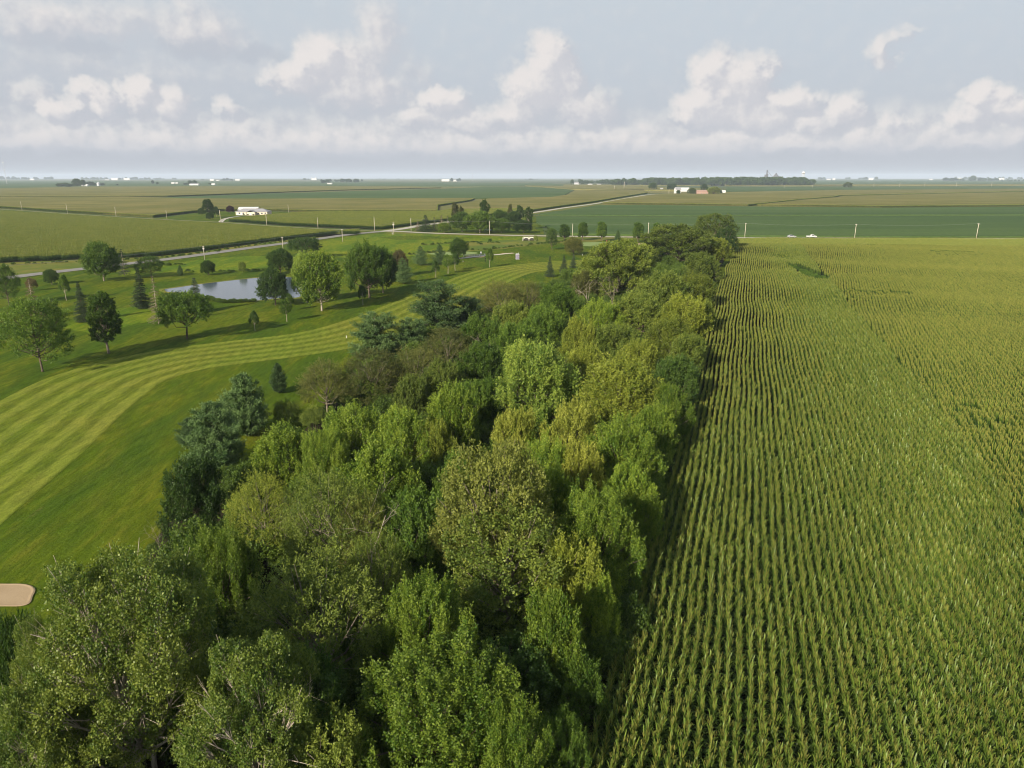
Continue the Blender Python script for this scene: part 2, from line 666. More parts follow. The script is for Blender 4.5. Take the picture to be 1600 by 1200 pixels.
def mat_soy():
    m, nt, out = material('soybean_canopy')
    geo = nt.n('ShaderNodeNewGeometry')
    P = geo.outputs['Position']
    mp = nt.n('ShaderNodeMapping')
    mp.inputs['Scale'].default_value = (0.10, 1.0, 1.0)
    nt.l(P, mp.inputs[0])
    n1 = nt.noise(mp.outputs[0], 0.018, 4.0, 0.6)
    n2 = nt.noise(P, 0.35, 5.0, 0.7)
    n3 = nt.noise(mp.outputs[0], 0.006, 3.0, 0.5)
    c = nt.mix(nt.sstep(n1, 0.35, 0.68), (0.040, 0.074, 0.020), (0.062, 0.100, 0.026))
    c = nt.mix(nt.math('MULTIPLY', nt.sstep(n3, 0.5, 0.7), 0.5), c, (0.082, 0.118, 0.034))
    c = nt.mix(nt.math('MULTIPLY', nt.sstep(n2, 0.3, 0.6, 1.0, 0.0), 0.45), c, (0.024, 0.046, 0.013))
    principled(nt, out, c, 0.9, 0.05, bump(nt, n2, 0.6, 0.3))
    return m


def mat_road(name, c0, c1, tracks=None):
    m, nt, out = material(name)
    geo = nt.n('ShaderNodeNewGeometry')
    P = geo.outputs['Position']
    n1 = nt.noise(P, 0.15, 4.0, 0.6)
    n2 = nt.noise(P, 4.0, 5.0, 0.7)
    c = nt.mix(n1, c0, c1)
    c = nt.mix(nt.math('MULTIPLY', n2, 0.35), c, tuple(x * 0.6 for x in c0))
    if tracks:
        uv = nt.n('ShaderNodeUVMap')
        sp = nt.n('ShaderNodeSeparateXYZ')
        nt.l(uv.outputs[0], sp.inputs[0])
        a = nt.math('ABSOLUTE', sp.outputs[0])
        w = nt.sstep(nt.math('ABSOLUTE', nt.math('SUBTRACT', a, tracks[0])), 0.15, tracks[1], 1.0, 0.0)
        c = nt.mix(nt.math('MULTIPLY', w, 0.6), c, tracks[2])
    principled(nt, out, c, 0.9, 0.2, bump(nt, n2, 0.3, 0.03))
    return m


def mat_sand():
    m, nt, out = material('bunker_sand')
    geo = nt.n('ShaderNodeNewGeometry')
    P = geo.outputs['Position']
    n = nt.noise(P, 0.6, 5.0, 0.6)
    n2 = nt.noise(P, 8.0, 5.0, 0.6)
    c = nt.mix(n, (0.235, 0.170, 0.10), (0.34, 0.26, 0.165))
    principled(nt, out, c, 0.95, 0.1, bump(nt, n2, 0.4, 0.05))
    return m


def mat_water():
    m, nt, out = material('pond_water')
    geo = nt.n('ShaderNodeNewGeometry')
    n = nt.noise(geo.outputs['Position'], 0.7, 4.0, 0.6)
    b = principled(nt, out, (0.055, 0.075, 0.095), 0.12, 0.5, bump(nt, n, 0.10, 0.05))
    return m


def leaf_mat(name, ca, cb, trans=0.30, rough=0.55, spec=0.25, vary=0.28):
    """foliage: colour runs from ca to cb leaf by leaf, each tree a little lighter or darker than the next"""
    m, nt, out = material(name)
    at_ = nt.n('ShaderNodeAttribute', attribute_name='tint')
    oi = nt.n('ShaderNodeObjectInfo')
    c = nt.mix(at_.outputs['Fac'], ca, cb)
    hs = nt.n('ShaderNodeHueSaturation')
    nt.l(c, hs.inputs['Color'])
    v = nt.math('MULTIPLY_ADD', oi.outputs['Random'], 2 * vary, 1 - vary)
    nt.l(v, hs.inputs['Value'])
    h = nt.math('MULTIPLY_ADD', oi.outputs['Random'], -0.014, 0.508)
    nt.l(h, hs.inputs['Hue'])
    b = principled(nt, None, hs.outputs[0], rough, spec)
    tr = nt.n('ShaderNodeBsdfTranslucent')
    tc = nt.mix(0.55, hs.outputs[0], (1.0, 1.0, 0.35), 'MULTIPLY')
    nt.l(nt.mix(1.0, tc, (1.5, 1.5, 1.5), 'MULTIPLY'), tr.inputs['Color'])
    mx = nt.n('ShaderNodeMixShader')
    mx.inputs[0].default_value = trans
    nt.l(b.outputs[0], mx.inputs[1])
    nt.l(tr.outputs[0], mx.inputs[2])
    nt.l(mx.outputs[0], out.inputs['Surface'])
    return m


def bark_mat(name, ca, cb):
    m, nt, out = material(name)
    tc = nt.n('ShaderNodeTexCoord')
    mp = nt.n('ShaderNodeMapping')
    mp.inputs['Scale'].default_value = (1, 1, 0.2)
    nt.l(tc.outputs['Object'], mp.inputs[0])
    n = nt.noise(mp.outputs[0], 6.0, 5.0, 0.7)
    c = nt.mix(nt.sstep(n, 0.3, 0.7), ca, cb)
    principled(nt, out, c, 0.9, 0.15, bump(nt, n, 0.6, 0.05))
    return m


M = {}
M['ground'] = mat_ground()
M['lawn'] = mat_lawn()
M['fairway'] = mat_lawn(True)
M['rough'] = mat_lawn(False, 1.5)
M['meadow'] = mat_meadow()
M['soil'] = mat_soil()
M['corn_top'] = mat_corn_top()
M['soy'] = mat_soy()
M['asphalt'] = mat_road('worn_asphalt', (0.17, 0.165, 0.15), (0.23, 0.22, 0.20), (1.6, 0.9, (0.13, 0.125, 0.115)))
M['gravel'] = mat_road('pale_gravel', (0.27, 0.255, 0.205), (0.37, 0.345, 0.29), (1.2, 0.7, (0.45, 0.425, 0.37)))
M['path'] = mat_road('cart_path_concrete', (0.40, 0.37, 0.31), (0.52, 0.48, 0.42))
M['sand'] = mat_sand()
M['water'] = mat_water()
M['maple'] = leaf_mat('bright_maple_leaves', (0.050, 0.106, 0.009), (0.175, 0.235, 0.025))
M['lightmaple'] = leaf_mat('pale_maple_leaves', (0.075, 0.138, 0.020), (0.200, 0.260, 0.042))
M['mulberry'] = leaf_mat('deep_green_leaves', (0.034, 0.078, 0.009), (0.100, 0.160, 0.018))
M['dark'] = leaf_mat('dark_leaves', (0.022, 0.054, 0.010), (0.060, 0.104, 0.015))
M['olive'] = leaf_mat('olive_leaves', (0.052, 0.088, 0.012), (0.150, 0.190, 0.030))
M['brownolive'] = leaf_mat('brownish_olive_leaves', (0.054, 0.070, 0.015), (0.128, 0.136, 0.030))
M['elm'] = leaf_mat('pale_olive_leaves', (0.090, 0.112, 0.020), (0.200, 0.220, 0.044), vary=0.06)
M['yellow'] = leaf_mat('yellowing_leaves', (0.120, 0.148, 0.016), (0.300, 0.318, 0.052), vary=0.08)
M['yellowgreen'] = leaf_mat('yellow_green_leaves', (0.082, 0.118, 0.013), (0.190, 0.220, 0.028))
M['cotton'] = leaf_mat('cottonwood_leaves', (0.046, 0.092, 0.012), (0.150, 0.190, 0.030), 0.30, 0.48, 0.35, 0.06)
M['pine'] = leaf_mat('white_pine_needles', (0.032, 0.072, 0.020), (0.086, 0.142, 0.044), 0.2)
M['darkpine'] = leaf_mat('dark_pine_needles', (0.030, 0.068, 0.022), (0.076, 0.124, 0.036), 0.2)
M['spruce'] = leaf_mat('spruce_needles', (0.024, 0.048, 0.018), (0.052, 0.080, 0.030), 0.12)
M['brownspruce'] = leaf_mat('half_dead_spruce_needles', (0.080, 0.058, 0.032), (0.135, 0.100, 0.055), 0.12)
M['palespruce'] = leaf_mat('thin_pale_spruce_needles', (0.075, 0.078, 0.034), (0.120, 0.110, 0.055), 0.12)
M['dead'] = leaf_mat('dead_tan_twigs', (0.150, 0.105, 0.055), (0.240, 0.170, 0.095), 0.15)
M['purple'] = leaf_mat('purple_leaves', (0.030, 0.012, 0.020), (0.055, 0.020, 0.030), 0.15)
M['red'] = leaf_mat('reddish_brown_leaves', (0.056, 0.050, 0.018), (0.120, 0.100, 0.036), 0.2)
M['weeds'] = leaf_mat('weedy_leaves', (0.050, 0.110, 0.014), (0.100, 0.160, 0.022))
M['under'] = leaf_mat('undergrowth_leaves', (0.032, 0.066, 0.010), (0.095, 0.145, 0.018))
M['corn'] = leaf_mat('corn_leaves', (0.014, 0.042, 0.005), (0.125, 0.185, 0.026), 0.28, 0.45, 0.3, 0.08)  # dark end of the tint carries painted shade between the rows
M['tassel'] = leaf_mat('corn_tassels', (0.165, 0.178, 0.034), (0.285, 0.285, 0.074), 0.35, 0.7, 0.1, 0.10)
M['bark'] = bark_mat('brown_bark', (0.045, 0.035, 0.026), (0.130, 0.105, 0.080))
M['palebark'] = bark_mat('pale_bark', (0.20, 0.17, 0.135), (0.40, 0.35, 0.285))
M['greybark'] = bark_mat('grey_bark', (0.10, 0.085, 0.065), (0.23, 0.195, 0.15))
M['pole'] = plain('weathered_pole_wood', (0.42, 0.38, 0.31), 0.9, 0.1)
M['wire'] = plain('grey_wire', (0.16, 0.17, 0.17), 0.5, 0.3)
M['metal'] = plain('grey_metal', (0.40, 0.41, 0.43), 0.45, 0.5)
M['white'] = plain('white_paint', (0.50, 0.50, 0.49), 0.5, 0.4, 0.05)
M['cream'] = plain('cream_wall', (0.55, 0.48, 0.38), 0.85, 0.2)
M['greyroof'] = plain('grey_roof_shingles', (0.22, 0.22, 0.235), 0.9, 0.2)
M['darkroof'] = plain('dark_roof_shingles', (0.10, 0.095, 0.095), 0.9, 0.2)
M['brick'] = plain('pinkish_brick_wall', (0.30, 0.195, 0.155), 0.9, 0.15)
M['glass'] = plain('dark_window_glass', (0.03, 0.035, 0.045), 0.15, 0.5)
M['concrete'] = plain('pale_concrete', (0.50, 0.47, 0.41), 0.9, 0.15)
M['black'] = plain('black_rubber', (0.02, 0.02, 0.02), 0.8, 0.2)
M['hole'] = plain('culvert_inner_shade', (0.05, 0.048, 0.042), 0.9, 0.1)  # dark colour stands for the shade inside the culvert
M['lavender'] = plain('lavender_plastic', (0.22, 0.20, 0.26), 0.5, 0.3)
M['bluegrey'] = plain('blue_grey_cover', (0.36, 0.45, 0.52), 0.6, 0.3)
M['steel'] = plain('galvanised_steel', (0.45, 0.47, 0.49), 0.4, 0.5)
M['grain'] = plain('elevator_silhouette_grey', (0.10, 0.105, 0.115), 0.9, 0.1)  # hazy silhouette tone of the far elevator and bin put into the colour
M['silver'] = plain('silver_car_paint', (0.30, 0.31, 0.33), 0.3, 0.6, 0.04)
M['cloth'] = plain('red_cloth', (0.40, 0.06, 0.04), 0.8, 0.1)

# ------------------------------------------------------------------ the land
RD = math.radians(17.67)                      # heading of the corn rows left of the seam
RD2 = math.radians(22.99)                     # ... and right of it
N2 = np.random.default_rng(5)


def relief(x, y):
    """low swells of the cornfield beside the wood"""
    r = x * math.sin(RD) + y * math.cos(RD)
    q = x * math.cos(RD) - y * math.sin(RD)
    z = 0.42 * np.sin(r / 10.5 + q / 55) + 0.36 * np.sin(r / 17.0 - q / 31 + 1.3) + 0.24 * np.sin(r / 6.1 + q / 23 + 4.0)
    fade = np.clip((r - 60) / 110, 0.12, 1.0) * np.clip((395 - r) / 40, 0, 1)
    return (z + 1.02) * fade * 0.62


# the ground: one sheet of rings out to the horizon
rad = [0, 60, 150, 300, 600, 1200, 2500, 5000, 10000, 15000, 21000]
gv, gf = [(0, 0, 0)], []
NS = 96
for i, r in enumerate(rad[1:]):
    for k in range(NS):
        t = 2 * math.pi * k / NS
        gv.append((r * math.sin(t), r * math.cos(t), 0))
for k in range(NS):
    gf.append((0, 1 + (k + 1) % NS, 1 + k))
for i in range(len(rad) - 2):
    a, b = 1 + i * NS, 1 + (i + 1) * NS
    for k in range(NS):
        gf.append((a + k, a + (k + 1) % NS, b + (k + 1) % NS, b + k))
gm = bpy.data.meshes.new('ground')
gm.from_pydata(gv, [], gf)
gm.materials.append(M['ground'])
gm.update()
tag(link('ground', gm), kind='structure')

# golf course lawn
lawn_px = [(-420, 560), (-160, 462), (0, 439), (135, 420), (205, 411.5), (300, 400.5), (400, 386.5), (450, 380.5), (500, 373), (540, 366.5), (590, 362), (640, 363),
           (700, 365.5), (800, 368.2), (900, 369.9), (1000, 371), (1170, 372.5), (1150, 388), (1120, 450), (1060, 680)]
LP = ground_poly(lawn_px)
LP += [(13.0, 60.0), (4.0, 34.0), (-2.0, 12.0), (-120, 8)]
sheet('lawn', LP, 0.03, M['lawn'])
# unmown meadow round the ditch
sheet('meadow', ground_poly([(700, 386), (735, 377), (800, 375), (860, 374), (900, 372.5), (960, 373), (930, 378), (880, 377), (860, 381), (800, 386), (740, 391)]), 0.05, M['meadow'])
sheet('meadow', ground_poly([(590, 371), (640, 368), (760, 371.5), (700, 374), (620, 375)]), 0.05, M['lawn'])

# lighter, drier rough between the road and the pond, and among the trees on the left
def patch(px, z, seed):
    r = np.random.default_rng(seed)
    P = catmull([at(u, v)[:2] for u, v in px + px[:1]], 10)[:-1]
    P = P + r.normal(0, .35, P.shape)
    sheet('rough', [tuple(p) for p in P], z, M['rough'])


patch([(470, 391), (510, 376), (560, 368.5), (610, 365.3), (700, 367.3), (800, 370), (870, 372.4), (850, 377), (790, 388), (720, 393), (660, 399), (590, 404), (530, 402)], 0.042, 1)
patch([(100, 512), (130, 495), (190, 482), (240, 476), (280, 483), (262, 496), (205, 508), (150, 521)], 0.04, 2)
patch([(210, 440), (260, 431), (340, 424), (430, 416), (470, 405), (420, 400), (330, 404), (240, 417), (190, 428)], 0.04, 3)

# fairway: strips parallel to its upper edge
up_px = [(-160, 722), (-60, 660), (0, 627), (75, 590), (175, 562), (275, 543), (400, 529), (475, 519), (540, 501), (590, 482), (645, 461), (705, 436), (755, 420.5), (800, 414.5), (860, 409), (930, 405)]
up = catmull([(-63.0, 24.0), (-68.0, 44.0), (-71.5, 62.0)] + [at(u, v)[:2] for u, v in up_px], 10)
up = np.array([np.mean(up[max(0, i - 4):i + 5], axis=0) for i in range(len(up))])
dd = np.gradient(up, axis=0)
dd /= np.linalg.norm(dd, axis=1)[:, None]
nn = np.stack([dd[:, 1], -dd[:, 0]], 1)
NO = 15
V, UV, F = [], [], []
seg = np.concatenate([[0], np.cumsum(np.linalg.norm(np.diff(up, axis=0), axis=1))])
wid = np.interp(seg, [0, 60, 90, 125, 175, 240, 300], [20.9] * 7)
for i in range(len(up)):
    for j in range(NO):
        o = wid[i] * j / (NO - 1)
        q = up[i] + nn[i] * o
        V.append((q[0], q[1], 0.06))
        UV.append((o, seg[i]))
for i in range(len(up) - 1):
    for j in range(NO - 1):
        F.append((i * NO + j, i * NO + j + 1, (i + 1) * NO + j + 1, (i + 1) * NO + j))
fw = link('fairway', np_mesh('fairway', V, np.array(F), [M['fairway']], uv=UV))
fw['kind'] = 'structure'

# putting green, bunkers, path, pond
def blob_poly(cu, cv, ru, rv, n=40, seed=0, rough=0.15):
    r = random.Random(seed)
    ph = [r.uniform(0, 6.28) for _ in range(3)]
    out = []
    for k in range(n):
        t = 2 * math.pi * k / n
        s = 1 + rough * (math.sin(2 * t + ph[0]) + 0.6 * math.sin(3 * t + ph[1]) + 0.4 * math.sin(5 * t + ph[2]))
        out.append(at(cu + ru * s * math.cos(t), cv + rv * s * math.sin(t))[:2])
    return out


M['green'] = plain('putting_green_grass', (0.15, 0.20, 0.062), 0.8, 0.2, 0.10, 0.3)
sheet('putting_green', blob_poly(940, 382, 46, 3.6, seed=2, rough=.05), 0.07, M['green'])
sheet('putting_green', blob_poly(705, 395.5, 38, 3.2, seed=4, rough=.06), 0.07, M['green'])


def bunker(cu, cv, ru, rv, seed):
    P = np.array(ccw(blob_poly(cu, cv, ru, rv, seed=seed)))
    c = P.mean(0)
    V, F = [], []
    prof = ((1.0, 0.10), (0.95, 0.13), (0.86, 0.10), (0.5, 0.09), (0.0, 0.09))
    n = len(P)
    for s, z in prof[:-1]:
        for p in P:
            q = c + (p - c) * s
            V.append((q[0], q[1], z))
    V.append((c[0], c[1], prof[-1][1]))
    for i in range(len(prof) - 2):
        for k in range(n):
            F.append((i * n + k, i * n + (k + 1) % n, (i + 1) * n + (k + 1) % n, (i + 1) * n + k))
    b = (len(prof) - 2) * n
    for k in range(n):
        F.append((b + k, b + (k + 1) % n, len(V) - 1))
    me = bpy.data.meshes.new('sand_bunker')
    me.from_pydata(V, [], F)
    me.materials.append(M['sand'])
    me.update()
    o = link('sand_bunker', me)
    o['kind'] = 'structure'


bunker(4, 931, 48, 21, 13)
bunker(742, 401.2, 13, 1.6, 8)
bunker(792, 396.4, 9, 0.8, 9)
bunker(1000, 381.5, 12, 1.2, 12)

pond_px = [(257, 452), (280, 449), (300, 446), (335, 441.5), (400, 434.5), (440, 432.5), (470, 436), (486, 443), (483, 452), (474, 461), (462, 465.5), (440, 466), (420, 468), (400, 470),
           (372, 471), (350, 471), (334, 468.5), (324, 463.5), (308, 459), (285, 457.5), (262, 456.5)]
PP = catmull([at(u, v)[:2] for u, v in pond_px + pond_px[:1]], 4)[:-1]
sheet('pond', [tuple(p) for p in PP], 0.07, M['water'])
c = PP.mean(0)
bank = [(1.0, 0.02), (1.0, 0.09), (1.012, 0.16), (1.05, 0.035)]
V, F, n = [], [], len(PP)
for s, z in bank:
    for p in PP:
        q = c + (p - c) * s + (p - c) / np.linalg.norm(p - c) * (s - 1) * 14
        V.append((q[0], q[1], z))
for i in range(3):
    for k in range(n):
        F.append((i * n + k, i * n + (k + 1) % n, (i + 1) * n + (k + 1) % n, (i + 1) * n + k))
me = bpy.data.meshes.new('pond_bank')
me.from_pydata(V, [], F)
me.materials.append(M['meadow'])
me.update()
link('pond_bank', me)['kind'] = 'structure'


def road_line(px, n=6):
    return catmull([at(u, v)[:2] for u, v in px], n)


VG = M['meadow']
sheet('road_verge', ground_poly([(-420, 470), (-150, 417), (0, 408), (125, 403), (320, 389), (480, 369), (557, 360.5), (612, 358), (616, 367), (500, 376), (400, 390), (205, 415), (0, 442), (-420, 566)]), 0.02, VG)
ribbon('road_verge', road_line([(612, 362.6), (660, 364.0), (700, 365.6), (800, 368.2), (900, 369.9), (1000, 371.0), (1200, 372.3), (1400, 372.9), (1600, 373.4), (1900, 374)]), 20, 0.035, VG, 0.03)
ribbon('road_verge', road_line([(606, 361.0), (642, 355.5), (658, 352.6), (700, 347.2), (760, 340.4), (832, 332.6), (880, 325.2), (930, 318.4), (970, 311.5), (1010, 304.8)]), 20, 0.03, VG, 0.03)
ribbon('road_verge', road_line([(-150, 319), (0, 327.0), (105, 334.0), (240, 342.2), (345, 347.6), (420, 353), (497, 357.5), (585, 361.2)]), 13, 0.025, M['lawn'], 0.02)
sheet('grove_floor', ground_poly([(640, 361), (655, 353), (700, 346), (832, 337), (846, 345), (850, 366), (700, 364)]), 0.045, M['lawn'])
ribbon('paved_road', road_line([(-420, 520), (-160, 461), (-60, 446), (35, 431.5), (132, 420.2), (205, 411.8), (250, 406.8), (300, 400.3), (400, 386.4), (450, 380), (500, 373.2), (540, 367.4), (585, 362.9), (612, 360.6)]), 7.2, 0.16, M['asphalt'], 0.08)
ribbon('gravel_road', road_line([(596, 361.6), (625, 362.2), (660, 364.0), (700, 365.6), (800, 368.2), (900, 369.9), (1000, 371.0), (1200, 372.3), (1400, 372.9), (1600, 373.4), (1900, 374)]), 5.6, 0.22, M['gravel'], 0.10)
ribbon('gravel_road', road_line([(598, 361.9), (622, 358.8), (642, 355.5), (658, 352.6), (700, 347.2), (760, 340.4), (832, 332.6), (880, 325.2), (930, 318.4), (970, 311.5), (1010, 304.8), (1032, 303.2), (1070, 303.0), (1120, 303.0), (1300, 302)]), 7.0, 0.19, M['gravel'], 0.10)
M['lane'] = mat_road('grassy_lane', (0.13, 0.135, 0.055), (0.19, 0.18, 0.085))
ribbon('gravel_lane', road_line([(-150, 319), (0, 327.0), (105, 334.0), (240, 342.2), (345, 347.6), (420, 353), (497, 357.5), (585, 361.2), (600, 361.8)]), 4.2, 0.13, M['lane'], 0.05)
ribbon('driveway', road_line([(344, 347.5), (352, 342), (375, 337.6), (395, 336.8)]), 3.6, 0.10, M['gravel'], 0.03)
ribbon('cart_path', road_line([(690, 408.5), (704, 405.5), (730, 402.8), (752, 400), (775, 398.2), (802, 395.6)]), 2.4, 0.09, M['path'], 0.02)
sheet('house_lawn', ground_poly([(243, 341.3), (300, 333.6), (352, 330.2), (425, 330.6), (500, 332.4), (500, 334.5), (455, 335), (420, 337.5), (357, 346.3), (300, 344.4)]), 0.05, M['lawn'])

# drainage ditch across the course: a trough of dark weeds between low banks
def ditch(px, w):
    L = road_line(px, 5)
    d = np.gradient(L, axis=0)
    d /= np.linalg.norm(d, axis=1)[:, None]
    nrm = np.stack([d[:, 1], -d[:, 0]], 1)
    prof = ((-1, 0.04), (-.6, 0.22), (-.25, 0.07), (.25, 0.07), (.6, 0.22), (1, 0.04))
    V, F = [], []
    for i in range(len(L)):
        for o, z in prof:
            q = L[i] + nrm[i] * o * w
            V.append((q[0], q[1], z))
    k = len(prof)
    for i in range(len(L) - 1):
        for j in range(k - 1):
            F.append((i * k + j, i * k + j + 1, (i + 1) * k + j + 1, (i + 1) * k + j))
    link('ditch', np_mesh('ditch', V, np.array(F), [M['meadow']]))['kind'] = 'structure'


ditch([(640, 398), (690, 393.5), (760, 390.5), (800, 386), (840, 381.8), (870, 379), (884, 376.5)], 2.6)
ditch([(660, 383), (700, 381), (740, 379.5), (780, 380), (812, 379)], 1.6)

# ------------------------------------------------------------------ instancing of plants too many to count
def leaf_quads(P, D, N, L, W):
    """rhombus leaves: base P, along D, width across cross(D, N)"""
    Sd = np.cross(D, N)
    Sd /= np.linalg.norm(Sd, axis=1)[:, None] + 1e-9
    L = np.asarray(L)[:, None]
    W = np.asarray(W)[:, None]
    V = np.stack([P, P + D * L * 0.5 + Sd * W * 0.5, P + D * L, P + D * L * 0.5 - Sd * W * 0.5], 1).reshape(-1, 3)
    F = np.arange(len(P) * 4, dtype=np.int32).reshape(-1, 4)
    return V, F


def unit(a):
    return a / (np.linalg.norm(a, axis=-1, keepdims=True) + 1e-9)


def corn_plant(rng, h=2.35, nleaf=10, wide=1.0, segs=3, slim=1.0):
    """one plant at the origin: stalk, arching leaves; and its tassel. Returns V, quads, is_tassel, tint"""
    V, F, T, C = [], [], [], []

    def strip(pts, ws, side, tassel, tint):
        b = len(V)
        for p, w in zip(pts, ws):
            V.append(tuple(p + side * w / 2))
            V.append(tuple(p - side * w / 2))
        for i in range(len(pts) - 1):
            F.append((b + 2 * i, b + 2 * i + 1, b + 2 * i + 3, b + 2 * i + 2))
            T.append(tassel)
            C.append(tint)
    az0 = rng.uniform(0, math.pi)
    lean = np.array([rng.normal(0, .05), rng.normal(0, .05), 0])
    top = np.array([0, 0, h * .88]) + lean * h
    for k in range(2):
        a = az0 + k * math.pi / 2
        strip([np.zeros(3), top], [.05, .03], np.array([math.cos(a), math.sin(a), 0]), 0, 0.15)
    for i in range(nleaf):
        f = (i + 0.6) / nleaf
        z = h * (0.16 + 0.70 * f)
        az = az0 + (math.pi if i % 2 else 0) + rng.normal(0, .6)
        o = np.array([math.cos(az), math.sin(az), 0])
        L = h * rng.uniform(.27, .40) * (1.0 if f < .7 else 0.8)
        up = rng.uniform(.95, 1.45) + (0.3 if f > .7 else 0)
        reach = (.30 if f > .6 else .50) * slim
        drop = rng.uniform(.7, 1.5) * (0.6 if f > .75 else 1)
        base = np.array([0, 0, z]) + lean * z
        pts = []
        for s in np.linspace(0, 1, segs + 1):
            pts.append(base + o * L * reach * s * (1 - .10 * s) + np.array([0, 0, L * (up * s - drop * s * s)]))
        side = np.array([-o[1], o[0], 0]) + np.array([0, 0, rng.normal(0, .25)])
        w = .074 * wide * h / 2.3
        ws = [w * .55, w, w * .85, w * .12] if segs == 3 else [w * .6, w, w * .12]
        strip(pts, ws, side / np.linalg.norm(side), 0, float(np.clip(max(0, f - (.12 if slim > 1 else .35 if slim == 1 else .60)) * (1.0 if slim > 1 else 1.5 if slim == 1 else 2.2) + rng.uniform(-.15, .25), 0, 1)))  # lower leaves tinted darker, painting in the shade of the row gaps
    nb = 7 if segs == 3 else 4
    for i in range(nb):
        az = 2 * math.pi * i / nb + rng.uniform(-.4, .4)
        o = np.array([math.cos(az), math.sin(az), 0])
        L = h * rng.uniform(.11, .17)
        tilt = rng.uniform(.10, .50 if slim >= 1 else .34 if slim > .6 else .24) if i else .05
        p0 = top - np.array([0, 0, .02])
        p1 = p0 + L * (o * math.sin(tilt) + np.array([0, 0, math.cos(tilt)])) * 1.25
        sd = np.array([-o[1], o[0], 0.2])
        if i == 0:
            root = len(V)
            strip([p0, p1], [.036 * wide * (.6 if slim > 1 else 1), .026 * wide * (.6 if slim > 1 else 1)], sd, 1, rng.uniform(0, 1))
        else:                                 # all branches of a tassel spring from one joint
            b = len(V)
            V.append(tuple(p1 + sd * (.008 if slim > 1 else .014) * wide))
            V.append(tuple(p1 - sd * (.008 if slim > 1 else .014) * wide))
            F.append((root, root + 1, b + 1, b))
            T.append(1)
            C.append(rng.uniform(0, 1))
    return np.array(V), np.array(F, np.int32), np.array(T), np.array(C)


def merge(parts):
    V, F, T, C, b = [], [], [], [], 0
    for v, f, t, c in parts:
        V.append(v)
        F.append(f + b)
        T.append(t)
        C.append(c)
        b += len(v)
    return np.concatenate(V), np.concatenate(F), np.concatenate(T), np.concatenate(C)


def corn_row(rng, length, rows, step, nleaf, wide, segs, slim=1.0):
    parts = []
    for r in range(rows):
        y = 0.0
        while y < length:
            if rng.random() > .03:
                h = rng.normal(2.32, .06)
                v, f, t, c = corn_plant(rng, h, nleaf, wide, segs, slim)
                c = np.clip(c + rng.normal(0, .12), 0, 1)
                v = v + np.array([(r - (rows - 1) / 2) * .762 + rng.normal(0, .03), y + rng.normal(0, .03) - length / 2, 0])
                parts.append((v, f, t, c))
            y += step
    return merge(parts)


def instancer(name, variants, mats, pts, rot, scl, pick, label, kind='stuff'):
    """ONE object that draws copies of its own plant shapes on its own points (geometry nodes)"""
    nv = sum(len(v[0]) for v in variants)
    V, F, T, C, var, b = [], [], [], [], [], 0
    for k, (v, f, t, c) in enumerate(variants):
        V.append(v)
        F.append(f + b)
        T.append(t)
        C.append(c)
        var.append(np.full(len(v), k))
        b += len(v)
    n = len(pts)
    V.append(pts)
    var.append(np.full(n, -1))
    V = np.concatenate(V)
    me = np_mesh(name, V, np.concatenate(F), mats, np.concatenate(T), np.concatenate(C))

    def attr(nm, typ, dat):
        a = me.attributes.new(nm, typ, 'POINT')
        a.data.foreach_set('vector' if typ == 'FLOAT_VECTOR' else 'value', dat.ravel())
    attr('var', 'INT', np.concatenate(var).astype(np.int32))
    pad = lambda a, fill: np.concatenate([np.full((nv,) + a.shape[1:], fill, a.dtype), a])
    attr('rot', 'FLOAT_VECTOR', pad(np.column_stack([np.zeros(n), np.zeros(n), rot]).astype(np.float32), 0))
    attr('scl', 'FLOAT_VECTOR', pad(np.asarray(scl, np.float32), 1))
    attr('pick', 'INT', pad(np.asarray(pick, np.int32), 0))
    o = link(name, me)
    tag(o, label, None, None, kind)
    g = bpy.data.node_groups.new(name + '_copies', 'GeometryNodeTree')
    g.interface.new_socket('Geometry', in_out='INPUT', socket_type='NodeSocketGeometry')
    g.interface.new_socket('Geometry', in_out='OUTPUT', socket_type='NodeSocketGeometry')
    N = g.nodes.new
    gi, go = N('NodeGroupInput'), N('NodeGroupOutput')

    def named(nm, typ):
        a = N('GeometryNodeInputNamedAttribute')
        a.data_type = typ
        a.inputs['Name'].default_value = nm
        return a.outputs['Attribute']
    va = named('var', 'INT')

    def sep(k):
        c = N('FunctionNodeCompare')
        c.data_type = 'INT'
        c.operation = 'EQUAL'
        g.links.new(va, c.inputs[2])
        c.inputs[3].default_value = k
        s = N('GeometryNodeSeparateGeometry')
        s.domain = 'POINT'
        g.links.new(gi.outputs[0], s.inputs[0])
        g.links.new(c.outputs[0], s.inputs[1])
        return s.outputs[0]
    j = N('GeometryNodeJoinGeometry')
    for k in reversed(range(len(variants))):     # a join lists its newest input first
        ti = N('GeometryNodeGeometryToInstance')
        g.links.new(sep(k), ti.inputs[0])
        g.links.new(ti.outputs[0], j.inputs[0])
    ip = N('GeometryNodeInstanceOnPoints')
    g.links.new(sep(-1), ip.inputs['Points'])
    g.links.new(j.outputs[0], ip.inputs['Instance'])
    ip.inputs['Pick Instance'].default_value = True
    g.links.new(named('pick', 'INT'), ip.inputs['Instance Index'])
    e = N('FunctionNodeEulerToRotation')
    g.links.new(named('rot', 'FLOAT_VECTOR'), e.inputs[0])
    g.links.new(e.outputs[0], ip.inputs['Rotation'])
    g.links.new(named('scl', 'FLOAT_VECTOR'), ip.inputs['Scale'])
    g.links.new(ip.outputs[0], go.inputs[0])
    md = o.modifiers.new('copies', 'NODES')
    md.node_group = g
    return o


